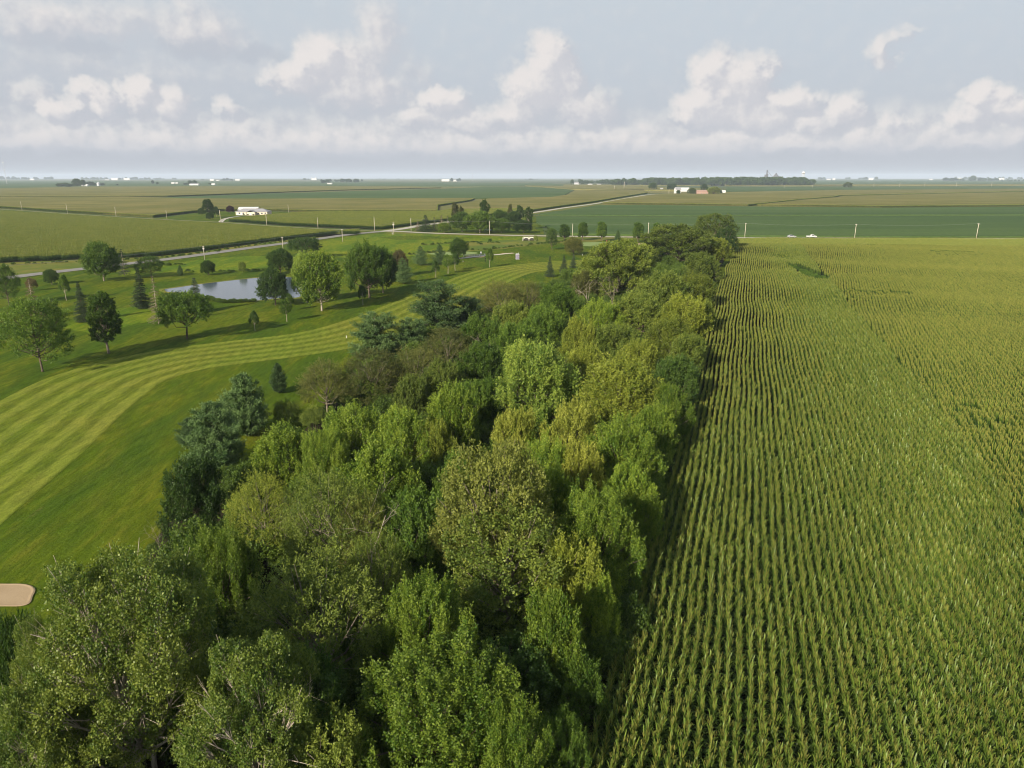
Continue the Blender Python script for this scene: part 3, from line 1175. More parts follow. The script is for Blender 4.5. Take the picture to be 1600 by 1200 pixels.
# ------------------------------------------------------------------ the cornfield beside the wood
rngc = np.random.default_rng(11)
seam = [at(u, v, 2.0)[:2] for u, v in ((1243, 377), (1252, 387), (1530, 722), (1640, 868), (1900, 1205))]
edge = [at(u, v, 2.2)[:2] for u, v in ((1150, 384), (1121, 450), (1064, 680), (1012, 850), (962, 1000), (904, 1195))]
fe = [at(u, v, 2.2)[:2] for u, v in ((1150, 382.6), (1243, 383.0))]
left_poly = edge[::-1][:0] + [(edge[-1][0] - .8, 24.0), (36.0, 24.0)] + [s for s in seam[::-1] if s[1] > 24] + [fe[1], fe[0]] + edge
fr = [at(u, v, 2.2)[:2] for u, v in ((1245, 383.0), (1600, 385.6), (1760, 387))]
right_poly = [(s[0] - .05, s[1]) for s in seam if s[1] > 20] + [(120.0, 20.0), (at(1760, 700)[0], at(1760, 700)[1])] + fr[::-1]
left_poly, right_poly = [(float(a), float(b)) for a, b in left_poly], [(float(a), float(b)) for a, b in right_poly]


def rows_in(poly, ang, spacing, length):
    P = np.array(poly)
    ca, sa = math.cos(ang), math.sin(ang)
    q, r = P[:, 0] * ca - P[:, 1] * sa, P[:, 0] * sa + P[:, 1] * ca
    Q, R = np.meshgrid(np.arange(math.floor(q.min() / spacing) * spacing, q.max(), spacing), np.arange(math.floor(r.min() / length) * length, r.max(), length))
    Q, R = Q.ravel(), R.ravel()
    X, Y = Q * ca + R * sa, -Q * sa + R * ca
    k = in_poly(poly, X, Y)
    return X[k], Y[k], Q[k], R[k]


weed_px = [(1228, 419), (1248, 421), (1268, 428), (1296, 441), (1292, 446), (1268, 443), (1250, 436)]
weed_poly = [at(u, v, 1.0)[:2] for u, v in weed_px]
lowcorn = [[at(u, v, 1.5)[:2] for u, v in q] for q in (((1309, 462), (1420, 463), (1424, 472), (1318, 471)), ((1490, 655), (1540, 648), (1552, 668), (1500, 672)), ((1210, 403), (1238, 405), (1238, 412), (1215, 410)), ((1450, 397), (1530, 398), (1530, 402), (1455, 402)))]
XS, YS, AS = [], [], []
for poly, ang in ((left_poly, RD), (right_poly, RD2)):
    x, y, q, r = rows_in(poly, ang, 0.706, 3.0)
    wob = 0.24 * np.sin(r / 9.0 + 1.0) * np.clip((r - 120) / 120, 0, 1) + 0.10 * np.sin(r / 5.3) + 0.02 * np.sin(q * 3.1)
    x = x + wob * math.cos(ang)
    y = y - wob * math.sin(ang)
    k = ~in_poly(weed_poly, x, y)
    XS.append(x[k])
    YS.append(y[k])
    AS.append(np.full(k.sum(), -ang))
# the headland: rows along the road
hl = [at(u, v, 2.2)[:2] for u, v in ((1146, 373.6), (1190, 372.2), (1400, 372.6), (1760, 373.6), (1760, 386.0), (1600, 384.6), (1243, 382.0), (1150, 381.6))]
x, y, q, r = rows_in(hl, math.radians(90.5), 0.706, 3.0)
XS.append(x)
YS.append(y)
AS.append(np.full(len(x), -math.radians(90.5)))
X, Y, A = np.concatenate(XS), np.concatenate(YS), np.concatenate(AS)
# the nearest plants stand as single things; rows further on are drawn together
near = (Y < 32.0) & (Y > 26.5)
slot = np.zeros(len(X), bool)
d0 = ray(880, 1200)
px_u = lambda x, y, z: 800 + FPX * x / (y * math.cos(PITCH) + (CAMH - z) * math.sin(PITCH))
px_v = lambda x, y, z: 600 + FPX * (y * math.sin(PITCH) + (CAMH - z) * math.cos(PITCH)) / 1.0 / (y * math.cos(PITCH) + (CAMH - z) * math.sin(PITCH)) - 0 if False else 600 - FPX * (-(CAMH - z) * math.cos(PITCH) + y * math.sin(PITCH)) / (y * math.cos(PITCH) + (CAMH - z) * math.sin(PITCH))
vis = (px_v(X, Y, 2.3) < 1216) & (px_u(X, Y, 2.3) < 1612)
dist = np.sqrt(X ** 2 + Y ** 2 + 31 ** 2) + np.where(vis, 0, 1e6)
order = np.argsort(dist)
single = order[:16]
keep = np.ones(len(X), bool)
keep[single] = False
low = np.zeros(len(X), bool)
for q in lowcorn:
    low |= in_poly(q, X + rngc.normal(0, 1.2, len(X)), Y + rngc.normal(0, 2.5, len(Y)))
Z = relief(X, Y)
patch = 0.5 + 0.5 * np.sin(X / 13 + 1.1) * np.sin(Y / 17 + .3)
sz = 0.97 + 0.10 * patch + rngc.normal(0, .015, len(X))
sz = np.where(low, sz * 0.80, sz)
flip = rngc.integers(0, 2, len(X)) * math.pi
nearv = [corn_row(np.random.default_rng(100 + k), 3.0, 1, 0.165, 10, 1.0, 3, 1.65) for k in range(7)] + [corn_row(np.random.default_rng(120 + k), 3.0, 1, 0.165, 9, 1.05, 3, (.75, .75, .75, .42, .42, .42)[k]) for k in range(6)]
right = np.concatenate([np.full(len(a), i) for i, a in enumerate(AS)])
far_ = (Y + rngc.normal(0, 12, len(Y))) > 95
sm = np.array(sorted((s[1], s[0]) for s in seam))
by_seam = (right == 0) & (X > np.interp(Y, sm[:, 0], sm[:, 1]) - 13 + rngc.normal(0, 2.5, len(X)))
pk = np.where(far_, np.where(right == 1, rngc.integers(10, 13, len(X)), rngc.integers(7, 10, len(X))), np.where((right == 1) & (Y > 60), rngc.integers(10, 13, len(X)), rngc.integers(0, 7, len(X))))
pk = np.where(by_seam, rngc.integers(0, 7, len(X)), pk)
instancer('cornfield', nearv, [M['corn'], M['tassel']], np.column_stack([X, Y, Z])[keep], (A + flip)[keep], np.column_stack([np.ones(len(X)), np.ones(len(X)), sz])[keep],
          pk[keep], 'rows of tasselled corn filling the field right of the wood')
cp = []
for k in range(8):
    v, f, t, c = corn_plant(np.random.default_rng(300 + k), 2.34, 10, 1.0, 3, 1.65)
    def part(nm, on, mt):
        ids, inv = np.unique(f[on], return_inverse=True)
        return np_mesh(nm, v[ids], inv.reshape(-1, 4), [mt], tint=c[on])
    lf = part('corn_leaves', t == 0, M['corn'])
    ts = part('corn_tassel', t == 1, M['tassel'])
    cp.append((lf, ts))
cnt = 0
for i in single:
    for s in np.arange(-1.5, 1.5, 0.165):
        if cnt >= 300:
            break
        a = -A[i]
        px, py = X[i] + s * math.sin(a), Y[i] + s * math.cos(a)
        o = thing('corn_plant', 'tall tasselled corn plant at the near end of the rows, by the bottom edge', 'corn plant', (px, py, float(Z[i])), rngc.uniform(0, 6.28), 'nearest corn plants of the field beside the wood')
        sc = float(rngc.normal(1.0, .05))
        o.scale = (1, 1, sc)
        lf, ts = cp[int(rngc.integers(0, 8))]
        link('leaves', lf, o)
        link('tassel', ts, o)
        cnt += 1
# soil under it, following the swells
gx = np.arange(-4, 420, 4.0)
gy = np.arange(18, 425, 4.0)
GX, GY = np.meshgrid(gx, gy)
GZ = relief(GX, GY) + 0.05
GZ = np.where(in_poly(left_poly + [(9, 24)], GX.ravel(), GY.ravel()).reshape(GX.shape) | in_poly(right_poly, GX.ravel(), GY.ravel()).reshape(GX.shape) | in_poly(hl, GX.ravel(), GY.ravel()).reshape(GX.shape), GZ, -0.6)
ny, nx = GX.shape
idx = np.arange(nx * ny).reshape(ny, nx)
F = np.stack([idx[:-1, :-1], idx[:-1, 1:], idx[1:, 1:], idx[1:, :-1]], -1).reshape(-1, 4)
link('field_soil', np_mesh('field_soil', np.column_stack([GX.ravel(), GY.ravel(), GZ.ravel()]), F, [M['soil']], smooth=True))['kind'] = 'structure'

# ------------------------------------------------------------------ cornfields and soybeans beyond the course
farv = [corn_row(np.random.default_rng(500 + k), 6.0, 2, 0.30, 6, 1.7, 2) for k in range(4)]
fx, fy, fa, fs = [], [], [], []


def plant_rows(poly, ang):
    x, y, q, r = rows_in(poly, ang, 1.524, 6.0)
    fx.append(x)
    fy.append(y)
    fa.append(np.full(len(x), -ang))


def slab(name, P, top, mat, label, edges=True, inset=1.4, maxd=2600):
    """a crop block seen from afar: its canopy as a raised block, with real plants round the rim"""
    P = [tuple(map(float, p)) for p in ccw(list(P))]
    n = len(P)
    Q = []
    for i in range(n):
        a, b, c = np.array(P[i - 1]), np.array(P[i]), np.array(P[(i + 1) % n])
        d1, d2 = unit(b - a), unit(c - b)
        n1, n2 = np.array([-d1[1], d1[0]]), np.array([-d2[1], d2[0]])
        m = n1 + n2
        m /= max(np.linalg.norm(m), .6)
        Q.append(tuple(b + m * inset))
    mb = MB()
    mb.prism(Q, 0.02, top)
    o = mb.obj(name, mat)
    tag(o, label, None, None, 'stuff')
    if edges:
        for i in range(n):
            a, b = np.array(P[i]), np.array(P[(i + 1) % n])
            L = np.linalg.norm(b - a)
            ang = math.atan2(b[0] - a[0], b[1] - a[1])
            nr = np.array([-(b - a)[1], (b - a)[0]]) / L
            # only the sides turned to the camera
            mid = (a + b) / 2
            if np.dot(nr, -mid) > 0 or np.linalg.norm(mid) > maxd:
                continue
            k = max(1, int(L / 5.8))
            for j in range(k):
                p = a + (b - a) * (j + .5) / k + nr * 0.7
                fx.append(np.array([p[0]]))
                fy.append(np.array([p[1]]))
                fa.append(np.array([-ang]))
    return o


near_block = ground_poly([(-150, 419), (0, 411), (125, 405.5), (240, 401.3), (320, 392), (400, 380.6), (480, 371.2), (557, 363.2)]) + [at(u, v, 2.3)[:2] for u, v in ((558, 361.6), (500, 358.4), (420, 354.0), (345, 348.6), (240, 343.2), (105, 334.8), (0, 328.6), (-150, 321))]
a0, a1 = at(125, 405.5), at(557, 363)
plant_rows(near_block, math.atan2(a1[0] - a0[0], a1[1] - a0[1]))
house_block = ground_poly([(357, 346), (420, 350.6), (497, 355.4), (585, 358.8), (600, 358.6), (640, 353.2), (655, 350.8), (700, 345.2), (760, 338.4), (836, 329.6), (790, 328.5), (700, 331.2), (682, 333.4), (505, 333.6), (455, 336), (420, 339)])
plant_rows(house_block, math.atan2(a1[0] - a0[0], a1[1] - a0[1]))
back_block = ground_poly([(-150, 316.5), (0, 325.2), (120, 333.2), (240, 340.2), (300, 332.8), (350, 329.8), (425, 330.0), (505, 331.8), (684, 331.6), (685, 322.6), (735, 314.6), (742, 311.6), (400, 312.6), (290, 312.0), (200, 309.2), (-150, 309.6)])
slab('cornfield', back_block, 2.25, M['corn_top'], 'tan green cornfield running behind the white farmhouse')
mid_block = ground_poly([(700, 330), (712, 323.4), (742, 316), (762, 312.2), (860, 309.9), (884, 306.2), (898, 299.8), (930, 297.8), (1006, 297.5), (1012, 302.4), (968, 309.6), (928, 316.8), (878, 323.8), (830, 331.2), (790, 330)])
slab('cornfield', mid_block, 2.25, M['corn_top'], 'yellowish cornfield left of the slanting gravel road')
far_left = ground_poly([(-150, 308.9), (130, 308.2), (262, 307.7), (330, 305.2), (400, 302.4), (540, 297.6), (690, 294.0), (640, 292), (400, 291.6), (120, 292.6), (0, 295.4), (-150, 297)])
slab('cornfield', far_left, 2.25, M['corn_top'], 'long tan cornfield far off on the left')
right_corn = ground_poly([(940, 319.2), (1000, 319.8), (1100, 321), (1170, 322.2), (1205, 318.6), (1250, 313.4), (1302, 309.2), (1312, 307), (1600, 300), (1800, 298), (1800, 294.6), (1600, 295.9), (1300, 298.2), (1130, 301.6), (1036, 304.4), (1014, 306.2), (972, 313)])
slab('cornfield', right_corn, 2.25, M['corn_top'], 'golden cornfield right of the slanting gravel road')
right_corn2 = ground_poly([(1182, 322.2), (1280, 323.0), (1376, 324.4), (1600, 322.6), (1800, 321.6), (1800, 299), (1600, 301), (1316, 308), (1304, 310.4), (1250, 314.6), (1210, 319.2)])
slab('cornfield', right_corn2, 2.25, M['corn_top'], 'golden cornfield far off at the right edge')
tan_strip = ground_poly([(880, 290.8), (1000, 290.4), (1270, 291.2), (1330, 290.3), (1800, 289.8), (1800, 288.2), (1320, 288.5), (1270, 289.2), (880, 289.0)])
slab('cornfield', tan_strip, 2.25, M['corn_top'], 'thin tan strip of corn before the town trees', False)
t2 = ground_poly([(895, 297), (1125, 300), (1125, 296.5), (1010, 291.8), (880, 291.3), (820, 290.6), (830, 292)])
slab('cornfield', t2, 2.25, M['corn_top'], 'tan cornfield before the farmhouse with the red brick wall', False)

X, Y, A = np.concatenate(fx), np.concatenate(fy), np.concatenate(fa)
rf = np.random.default_rng(21)
instancer('cornfield', farv, [M['corn'], M['tassel']], np.column_stack([X, Y, np.full(len(X), .03)]), A + rf.integers(0, 2, len(X)) * math.pi,
          np.column_stack([np.ones(len(X)), np.ones(len(X)), .96 + .1 * rf.random(len(X))]), rf.integers(0, 4, len(X)), 'green gold corn beyond the road, with dark edges round the blocks')
for nm, P in (('field_soil', near_block), ('field_soil', house_block)):
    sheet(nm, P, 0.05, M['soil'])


def beans(P, label, top=0.85):
    P = [tuple(map(float, p)) for p in ccw(list(P))]
    mb = MB()
    mb.prism(P, 0.02, top)
    tag(mb.obj('soybean_field', M['soy']), label, None, None, 'stuff')


beans(ground_poly([(842, 336.4), (850, 334.6), (890, 328.4), (935, 321.4), (1000, 321.0), (1170, 323.6), (1375, 325.6), (1600, 324), (1800, 323), (1800, 336.4), (1600, 336.6), (1200, 337.6), (1080, 338.2), (940, 337.4)]), 'dark green soybeans behind the thin grass strip')
beans(ground_poly([(838, 339), (940, 339.6), (1080, 340.6), (1200, 339.6), (1600, 338.4), (1800, 338.2), (1800, 369.5), (1600, 371.3), (1300, 370.9), (1000, 369), (880, 366.6), (862, 358), (838, 350)]), 'dark green soybeans along the gravel road with poles')
beans(ground_poly([(266, 308.9), (330, 306.6), (400, 303.9), (540, 299.2), (690, 295.4), (760, 292.5), (888, 291.6), (897, 297.4), (882, 305.2), (860, 308.8), (740, 310.8), (400, 311.8), (300, 311.0)]), 'blue green soybeans beyond the tan corn')
beans(ground_poly([(1132, 300.2), (1300, 297.2), (1600, 295.1), (1800, 293.8), (1800, 290.6), (1600, 291.2), (1310, 291.7), (1136, 292.4)]), 'green soybeans between two tan strips')
beans(ground_poly([(-300, 296.6), (0, 294.8), (120, 292), (400, 291.0), (640, 291.4), (760, 291.6), (885, 290.6), (860, 286), (400, 283.5), (0, 283), (-300, 283)]), 'dark blue green soybeans under the far farms')
beans(ground_poly([(1275, 290.2), (1320, 289.6), (1800, 287.6), (1800, 280.6), (1275, 281)]), 'dark soybeans right of the town')
# weedy bank of taller growth that crosses the beans
ribbon('grass_strip', road_line([(832, 337.2), (940, 338.4), (1080, 339.4), (1200, 338.6), (1600, 337.5), (1800, 337.2)]), 5.0, 0.10, M['meadow'], 0.1)
# ------------------------------------------------------------------ trees
def mk_leaves(rng, C, AX, L, n, leaf, wid, jit, tint_c, upn=0.5):
    """n leaves along each spray: C base, AX axis (unit), L length per spray"""
    m = len(C)
    s = rng.random((m, n)) ** 0.8
    P = C[:, None, :] + AX[:, None, :] * (s * L[:, None])[:, :, None] + rng.normal(0, 1, (m, n, 3)) * (jit * (1.0 - 0.35 * s))[:, :, None]
    D = unit(AX[:, None, :] * 0.6 + rng.normal(0, .75, (m, n, 3)))
    N = unit(rng.normal(0, .7, (m, n, 3)) + np.array([0, 0, upn]) + AX[:, None, :] * .2)
    ln = leaf * rng.uniform(.65, 1.35, (m, n))
    tint = np.clip(tint_c[:, None] + 0.45 * (s - .5) + rng.normal(0, .20, (m, n)), 0, 1)
    V, F = leaf_quads(P.reshape(-1, 3), D.reshape(-1, 3), N.reshape(-1, 3), ln.ravel(), (ln * wid).ravel())
    return V, F, tint.ravel()


def sphere_dirs(rng, n):
    return unit(rng.normal(0, 1, (n, 3)))


def broadleaf(seed, H=10.0, R=4.0, base=.22, nl=18, lobe=.42, clumps=46, n=22, leaf=.26, wid=.62, spray=.9, up=.55, out=.6, jit=.13, bark='bark',
              prof='round', trunk=.022, ragged=.25, limbs=True, twigs=0, multi=1, low=-.35, an=(1.0, .85)):
    """a broad-leaved tree: limbs carrying boughs, each bough a cloud of leafy sprays"""
    rng = np.random.default_rng(seed)
    zc, hz = H * (base + 1) / 2, H * (1 - base) / 2
    AN = np.array([an[0], an[0], an[1]])
    # boughs on a golden spiral
    k = np.arange(nl) + .5
    zz = low + (0.96 - low) * k / nl
    th = k * 2.39996 + rng.uniform(0, 6.28)
    rr = np.sqrt(np.clip(1 - np.where(zz < 0, zz * .72, zz) ** 2, 0, 1))
    if prof == 'egg':
        rr = rr * np.where(zz > 0, 1 - .35 * zz, 1.0)
    if prof == 'vase':
        rr = rr * (0.62 + 0.38 * np.clip((zz + .6), 0, 1))
    if prof == 'flat':
        zz = np.where(zz > .2, .2 + (zz - .2) * .6, zz)
    f = rng.uniform(1 - ragged, 1 + ragged * .45, nl)
    B = np.column_stack([R * rr * np.cos(th) * (1 - lobe * .75) * f, R * rr * np.sin(th) * (1 - lobe * .75) * f, zc + hz * zz * (1 - lobe * .55) * rng.uniform(.92, 1.05, nl)])
    br = R * lobe * rng.uniform(.68, 1.22, nl)
    B = np.vstack([B, [[0, 0, zc]]])
    br = np.append(br, R * .5)
    C, A, LB = [], [], []
    for i in range(len(B)):
        m = int(clumps * (br[i] / (R * lobe)) ** 2)
        d = sphere_dirs(rng, m * 2)
        o = unit(B[i] - np.array([0, 0, zc - hz * .55]))
        d = d[(d @ o) > -.2][:m]
        p = B[i] + d * br[i] * rng.uniform(.55, 1.0, (len(d), 1)) * AN
        ok = np.ones(len(p), bool)
        for j in range(len(B)):
            if j != i:
                ok &= np.linalg.norm((p - B[j]) / AN, axis=1) > br[j] * .72
        ok &= p[:, 2] > H * base * .75
        ok &= np.sin(p[:, 0] * 2.1 / R * 4 + i) * np.sin(p[:, 1] * 2.3 / R * 4 + 2 * i) * np.sin(p[:, 2] * 2.2 / R * 4) < .38
        p, d = p[ok], d[ok]
        ax = unit(d * out + o * .35 + np.array([0, 0, up]) + rng.normal(0, .3, d.shape))
        C.append(p)
        A.append(ax)
        LB.append(np.full(len(p), i))
    C, A, LB = np.concatenate(C), np.concatenate(A), np.concatenate(LB)
    L = spray * rng.uniform(.5, 1.3, len(C))
    bt = rng.uniform(.2, .7, len(B))
    tc = np.clip(bt[LB] + rng.normal(0, .18, len(C)), 0, 1)
    V, F, T = mk_leaves(rng, C - A * (L * .4)[:, None], A, L, n, leaf, wid, jit, tc)
    crown = ('crown', V, F, T)
    mb = MB()
    r0 = H * trunk
    stems = []
    for s in range(multi):
        a = rng.uniform(0, 6.28)
        sp = (R * .22 if multi > 1 else R * .05)
        t = np.array([sp * math.cos(a), sp * math.sin(a), 0])
        top = np.array([t[0] * 1.5, t[1] * 1.5, H * .74])
        mid = np.array([t[0] * .8, t[1] * .8, H * .35]) + np.append(rng.normal(0, R * .03, 2), 0)
        b0 = np.array([t[0] * .3, t[1] * .3, -.15])
        k_ = 1.0 if multi == 1 else .7
        mb.tube([b0, b0 + (0, 0, H * .03), mid, top], [r0 * 1.35 * k_, r0 * k_, r0 * .66 * k_, r0 * .18], 8)
        stems.append((b0, mid, top))
    if limbs:
        for i in range(nl):
            st = stems[i % len(stems)]
            h = np.clip(B[i][2] * .55, H * .16, H * .62)
            q = (h - st[0][2]) / (st[2][2] - st[0][2])
            p0 = st[0] * (1 - q) + st[2] * q if q > .48 else st[0] * (1 - q / .48) + st[1] * (q / .48)
            e = B[i]
            m1 = p0 * .5 + e * .5 + np.array([0, 0, -.08 * H * rng.random()]) + rng.normal(0, R * .04, 3)
            mb.tube([p0, m1, e, e + (e - m1) * .45], [r0 * .42, r0 * .26, r0 * .13, r0 * .04], 5, False)
            if twigs:
                own = C[LB == i]
                for c in own[:twigs]:
                    g = e * .5 + m1 * .5
                    mb.tube([g, (g + c) / 2 + rng.normal(0, .08, 3), c], [r0 * .10, r0 * .07, r0 * .03], 4, False)
    return crown, mb


def conifer(seed, H=10.0, R=2.6, base=.06, tiers=16, per=9, n=16, leaf=.26, wid=.30, droop=.12, power=.85, gaps=.1, plume=0.0, bark='bark', jit=.06, spr=5, taper_top=.05, trunk=.016):
    """a conifer: whorls of boughs clothed in needle tufts"""
    rng = np.random.default_rng(seed)
    C, A, L, TC = [], [], [], []
    mb = MB()
    mb.tube([(0, 0, -.15), (0, 0, H * .5), (0, 0, H * .985)], [H * trunk, H * trunk * .6, H * .003], 7)
    for t in range(tiers):
        f = (t + rng.uniform(-.2, .2)) / (tiers - 1)
        f = min(max(f, 0), 1)
        z = H * (base + (.97 - base) * f)
        rt = R * ((1 - f) ** power * (1 - taper_top) + taper_top)
        if f < .12:
            rt *= .80 + f
        k = max(4, int(per * (0.45 + .55 * (1 - f))))
        a0 = rng.uniform(0, 6.28)
        for j in range(k):
            if rng.random() < gaps:
                continue
            a = a0 + 2 * math.pi * j / k + rng.uniform(-.2, .2)
            r = rt * rng.uniform(.62, 1.22)
            o = np.array([math.cos(a), math.sin(a), 0])
            s = np.array([-o[1], o[0], 0])
            dz = -droop * r + plume * r * .3
            tip = np.array([0, 0, z]) + o * r + np.array([0, 0, dz])
            bt = np.clip(.5 + rng.normal(0, .2), 0, 1)
            if r > .5:
                mb.tube([(0, 0, z), tip], [H * .004, H * .0012], 3, False)
            nsp = max(2, int(spr * r / R * 1.6) + 1)
            for q in range(nsp):
                g = (q + .6) / nsp
                for sd in (-1, 1):
                    p = np.array([0, 0, z]) + (tip - np.array([0, 0, z])) * g
                    ax = unit(o * .75 + s * sd * rng.uniform(.35, .9) + np.array([0, 0, plume * rng.uniform(.3, 1.0) - droop * .8]))
                    C.append(p)
                    A.append(ax)
                    L.append(r * .30 * rng.uniform(.7, 1.3) + .12)
                    TC.append(np.clip(bt + .25 * (g - .5) + rng.normal(0, .1), 0, 1))
    C, A, L, TC = np.array(C), np.array(A), np.array(L), np.array(TC)
    V, F, T = mk_leaves(rng, C, A, L, n, leaf, wid, jit, TC, .35)
    # leader
    return ('crown', V, F, T), mb


def bare(seed, H=6.0, R=2.0, n=9, r0=.10, levels=3):
    """a dead tree: forking bare limbs"""
    rng = np.random.default_rng(seed)
    mb = MB()

    def grow(p, d, L, r, lev):
        q = p + d * L * .5 + rng.normal(0, L * .05, 3)
        e = q + unit(d + rng.normal(0, .18, 3)) * L * .5
        mb.tube([p, q, e], [r, r * .8, r * .55], 5 if lev < 2 else 3, False)
        if lev < levels:
            for _ in range(3 if lev else n // 2):
                grow(q + (e - q) * rng.uniform(.1, 1), unit(d * .7 + rng.normal(0, .6, 3) + np.array([0, 0, .25])), L * rng.uniform(.5, .75), r * .5, lev + 1)
    grow(np.array([0, 0, -.1]), np.array([0, 0, 1.0]), H * .55, r0, 0)
    return mb


def add_bare(made, seed, n, H, R):
    """bare pale limbs that push out through the leaves"""
    crown, mb = made
    rng = np.random.default_rng(seed)
    for _ in range(n):
        a, z = rng.uniform(0, 6.28), rng.uniform(.45, .86) * H
        o = np.array([math.cos(a), math.sin(a), 0])
        rr = R * math.sqrt(max(.1, 1 - ((z / H - .5) / .52) ** 2))
        p0 = np.array([0, 0, z * .75]) + o * rr * .35
        p3_ = np.array([0, 0, z]) + o * rr * rng.uniform(.78, 1.0)
        m1 = p0 * .6 + p3_ * .4 + rng.normal(0, .25, 3)
        m2 = p0 * .25 + p3_ * .75 + rng.normal(0, .25, 3)
        r = rng.uniform(.035, .075)
        mb.tube([p0, m1, m2, p3_], [r, r * .8, r * .55, r * .25], 6, False)
        for _k in range(2):
            e = m2 + unit(o * .5 + rng.normal(0, .6, 3) + np.array([0, 0, .3])) * rng.uniform(.8, 2.0)
            mb.tube([m2, e], [r * .35, r * .08], 4, False)
    return crown, mb


class Kind:
    def __init__(self, name, H, R, made, crown_mat, bark):
        crown, mb = made
        self.H, self.R, self.name = H, R, name
        self.bark = bark
        _, V, F, T = crown
        self.crown = np_mesh(name + '_crown', V, F, [M[crown_mat]], tint=T)
        self.trunk = mb.mesh(name + '_trunk', M[bark], True)


K = {}
for i in range(3):
    K['maple%d' % i] = Kind('maple', 10, 4.2, broadleaf(40 + i, 10, 4.2,  .06, 54, .23, 38, 28, .20, .56, 1.6, 1.2, .4, .10, low=-.6, ragged=.48, an=(.82, 1.55)), 'maple', 'greybark')
for i in range(3):
    K['mulb%d' % i] = Kind('mulberry', 9, 4.4, broadleaf(50 + i, 9, 4.4, .05, 48, .24, 42, 28, .21, .6, 1.35, .85, .55, .12, low=-.6, ragged=.5, an=(.92, 1.2)), 'mulberry', 'bark')
for i in range(2):
    K['locust%d' % i] = Kind('locust', 10, 4.6, broadleaf(60 + i, 10, 4.6, .14, 20, .40, 80, 26, .17, .40, 1.15, -.12, .8, .10, low=-.45, ragged=.4, twigs=3), 'olive', 'greybark')
K['elm0'] = Kind('elm', 12, 5.0, broadleaf(70, 12, 5.0, .12, 30, .32, 60, 22, .19, .62, .55, .35, .6, .15, low=-.55, ragged=.15), 'elm', 'greybark')
K['elm1'] = Kind('elm', 12, 5.0, broadleaf(71, 12, 5.0, .12, 26, .34, 60, 22, .19, .62, .60, .25, .7, .16, low=-.55, ragged=.3), 'elm', 'greybark')
K['cotton0'] = Kind('cottonwood', 15, 6.5, add_bare(broadleaf(80, 15, 6.5, .10, 46, .26, 120, 31, .125, .85, .95, .4, .5, .16, low=-.5, ragged=.6, twigs=7, multi=2), 15, 24, 15, 6.5), 'cotton', 'palebark')
K['cotton1'] = Kind('cottonwood', 13, 5.5, add_bare(broadleaf(81, 13, 5.5, .08, 42, .26, 115, 31, .125, .85, .95, .4, .5, .16, low=-.5, ragged=.62, twigs=8, multi=3), 17, 26, 13, 5.5), 'cotton', 'palebark')
K['shoot0'] = Kind('boxelder', 9, 4.0, broadleaf(85, 9, 4.0, .04, 66, .21, 42, 38, .128, .6, 1.5, 1.4, .25, .085, low=-.6, ragged=.5, an=(.78, 1.75)), 'maple', 'bark')
K['shoot1'] = Kind('boxelder', 9, 4.0, broadleaf(86, 9, 4.0, .04, 66, .21, 42, 38, .128, .6, 1.5, 1.4, .25, .085, low=-.6, ragged=.5, an=(.78, 1.75)), 'maple', 'bark')
K['oldoak'] = Kind('open_tree', 16, 8.0, broadleaf(90, 16, 8.0, .10, 44, .22, 70, 24, .27, .60, 1.2, .5, .6, .16, low=-.6, ragged=.4, twigs=5, trunk=.014), 'olive', 'greybark')
K['ash'] = Kind('ash', 12, 5.2, broadleaf(95, 12, 5.2, .06, 36, .25, 38, 22, .25, .45, 1.2, .12, .8, .15, low=-.6, ragged=.5, twigs=2, trunk=.015), 'mulberry', 'bark')
K['egg'] = Kind('shade_tree', 12, 3.2, broadleaf(96, 12, 3.2, .05, 24, .40, 60, 24, .25, .6, .7, .35, .8, .11, 'bark', 'egg', low=-.7, ragged=.18), 'mulberry', 'greybark')
K['broad'] = Kind('shade_tree', 9, 5.0, broadleaf(97, 9, 5.0, .10, 34, .27, 42, 22, .24, .55, 1.1, .30, .7, .12, 'bark', 'flat', low=-.4, ragged=.45), 'mulberry', 'bark')
K['round0'] = Kind('shade_tree', 10, 4.6, broadleaf(98, 10, 4.6, .03, 36, .29, 46, 26, .26, .55, 1.5, .6, .7, .10, low=-.65, ragged=.38, trunk=.02), 'maple', 'greybark')
K['round1'] = Kind('shade_tree', 10, 4.6, broadleaf(99, 10, 4.6, .02, 34, .29, 48, 24, .26, .58, 1.1, .4, .7, .13, low=-.7, ragged=.38), 'dark', 'bark')
K['column'] = Kind('columnar_tree', 10, 2.3, broadleaf(101, 10, 2.3, .08, 24, .5, 44, 22, .26, .6, .8, 1.0, .4, .11, 'bark', 'round', low=-.8, ragged=.12), 'mulberry', 'bark')
K['young'] = Kind('young_tree', 5, 1.5, broadleaf(102, 5, 1.5, .28, 14, .5, 30, 18, .20, .6, .5, .6, .5, .10, 'bark', 'egg', low=-.7, trunk=.016), 'mulberry', 'palebark')
K['poplar'] = Kind('tall_poplar', 18, 3.0, broadleaf(103, 18, 3.0, .22, 26, .36, 34, 20, .34, .6, 1.2, 1.1, .4, .16, 'bark', 'round', low=-.85, ragged=.6, an=(.8, 1.6)), 'dark', 'palebark')
K['bush'] = Kind('bush', 2.6, 1.7, broadleaf(104, 2.6, 1.7, .02, 14, .44, 30, 20, .17, .5, .5, .3, .7, .10, low=-.3, limbs=False), 'olive', 'bark')
K['willow'] = Kind('drooping_shrub', 3.0, 2.4, broadleaf(105, 3.0, 2.4, .03, 16, .38, 60, 22, .15, .38, .8, -.5, .9, .08, low=-.2, limbs=False), 'olive', 'bark')
K['pine0'] = Kind('white_pine', 9, 4.0, conifer(110, 9, 4.0, .02, 16, 13, 26, .34, .22, -.18, .60, .05, 1.0, jit=.13, spr=8), 'pine', 'bark')
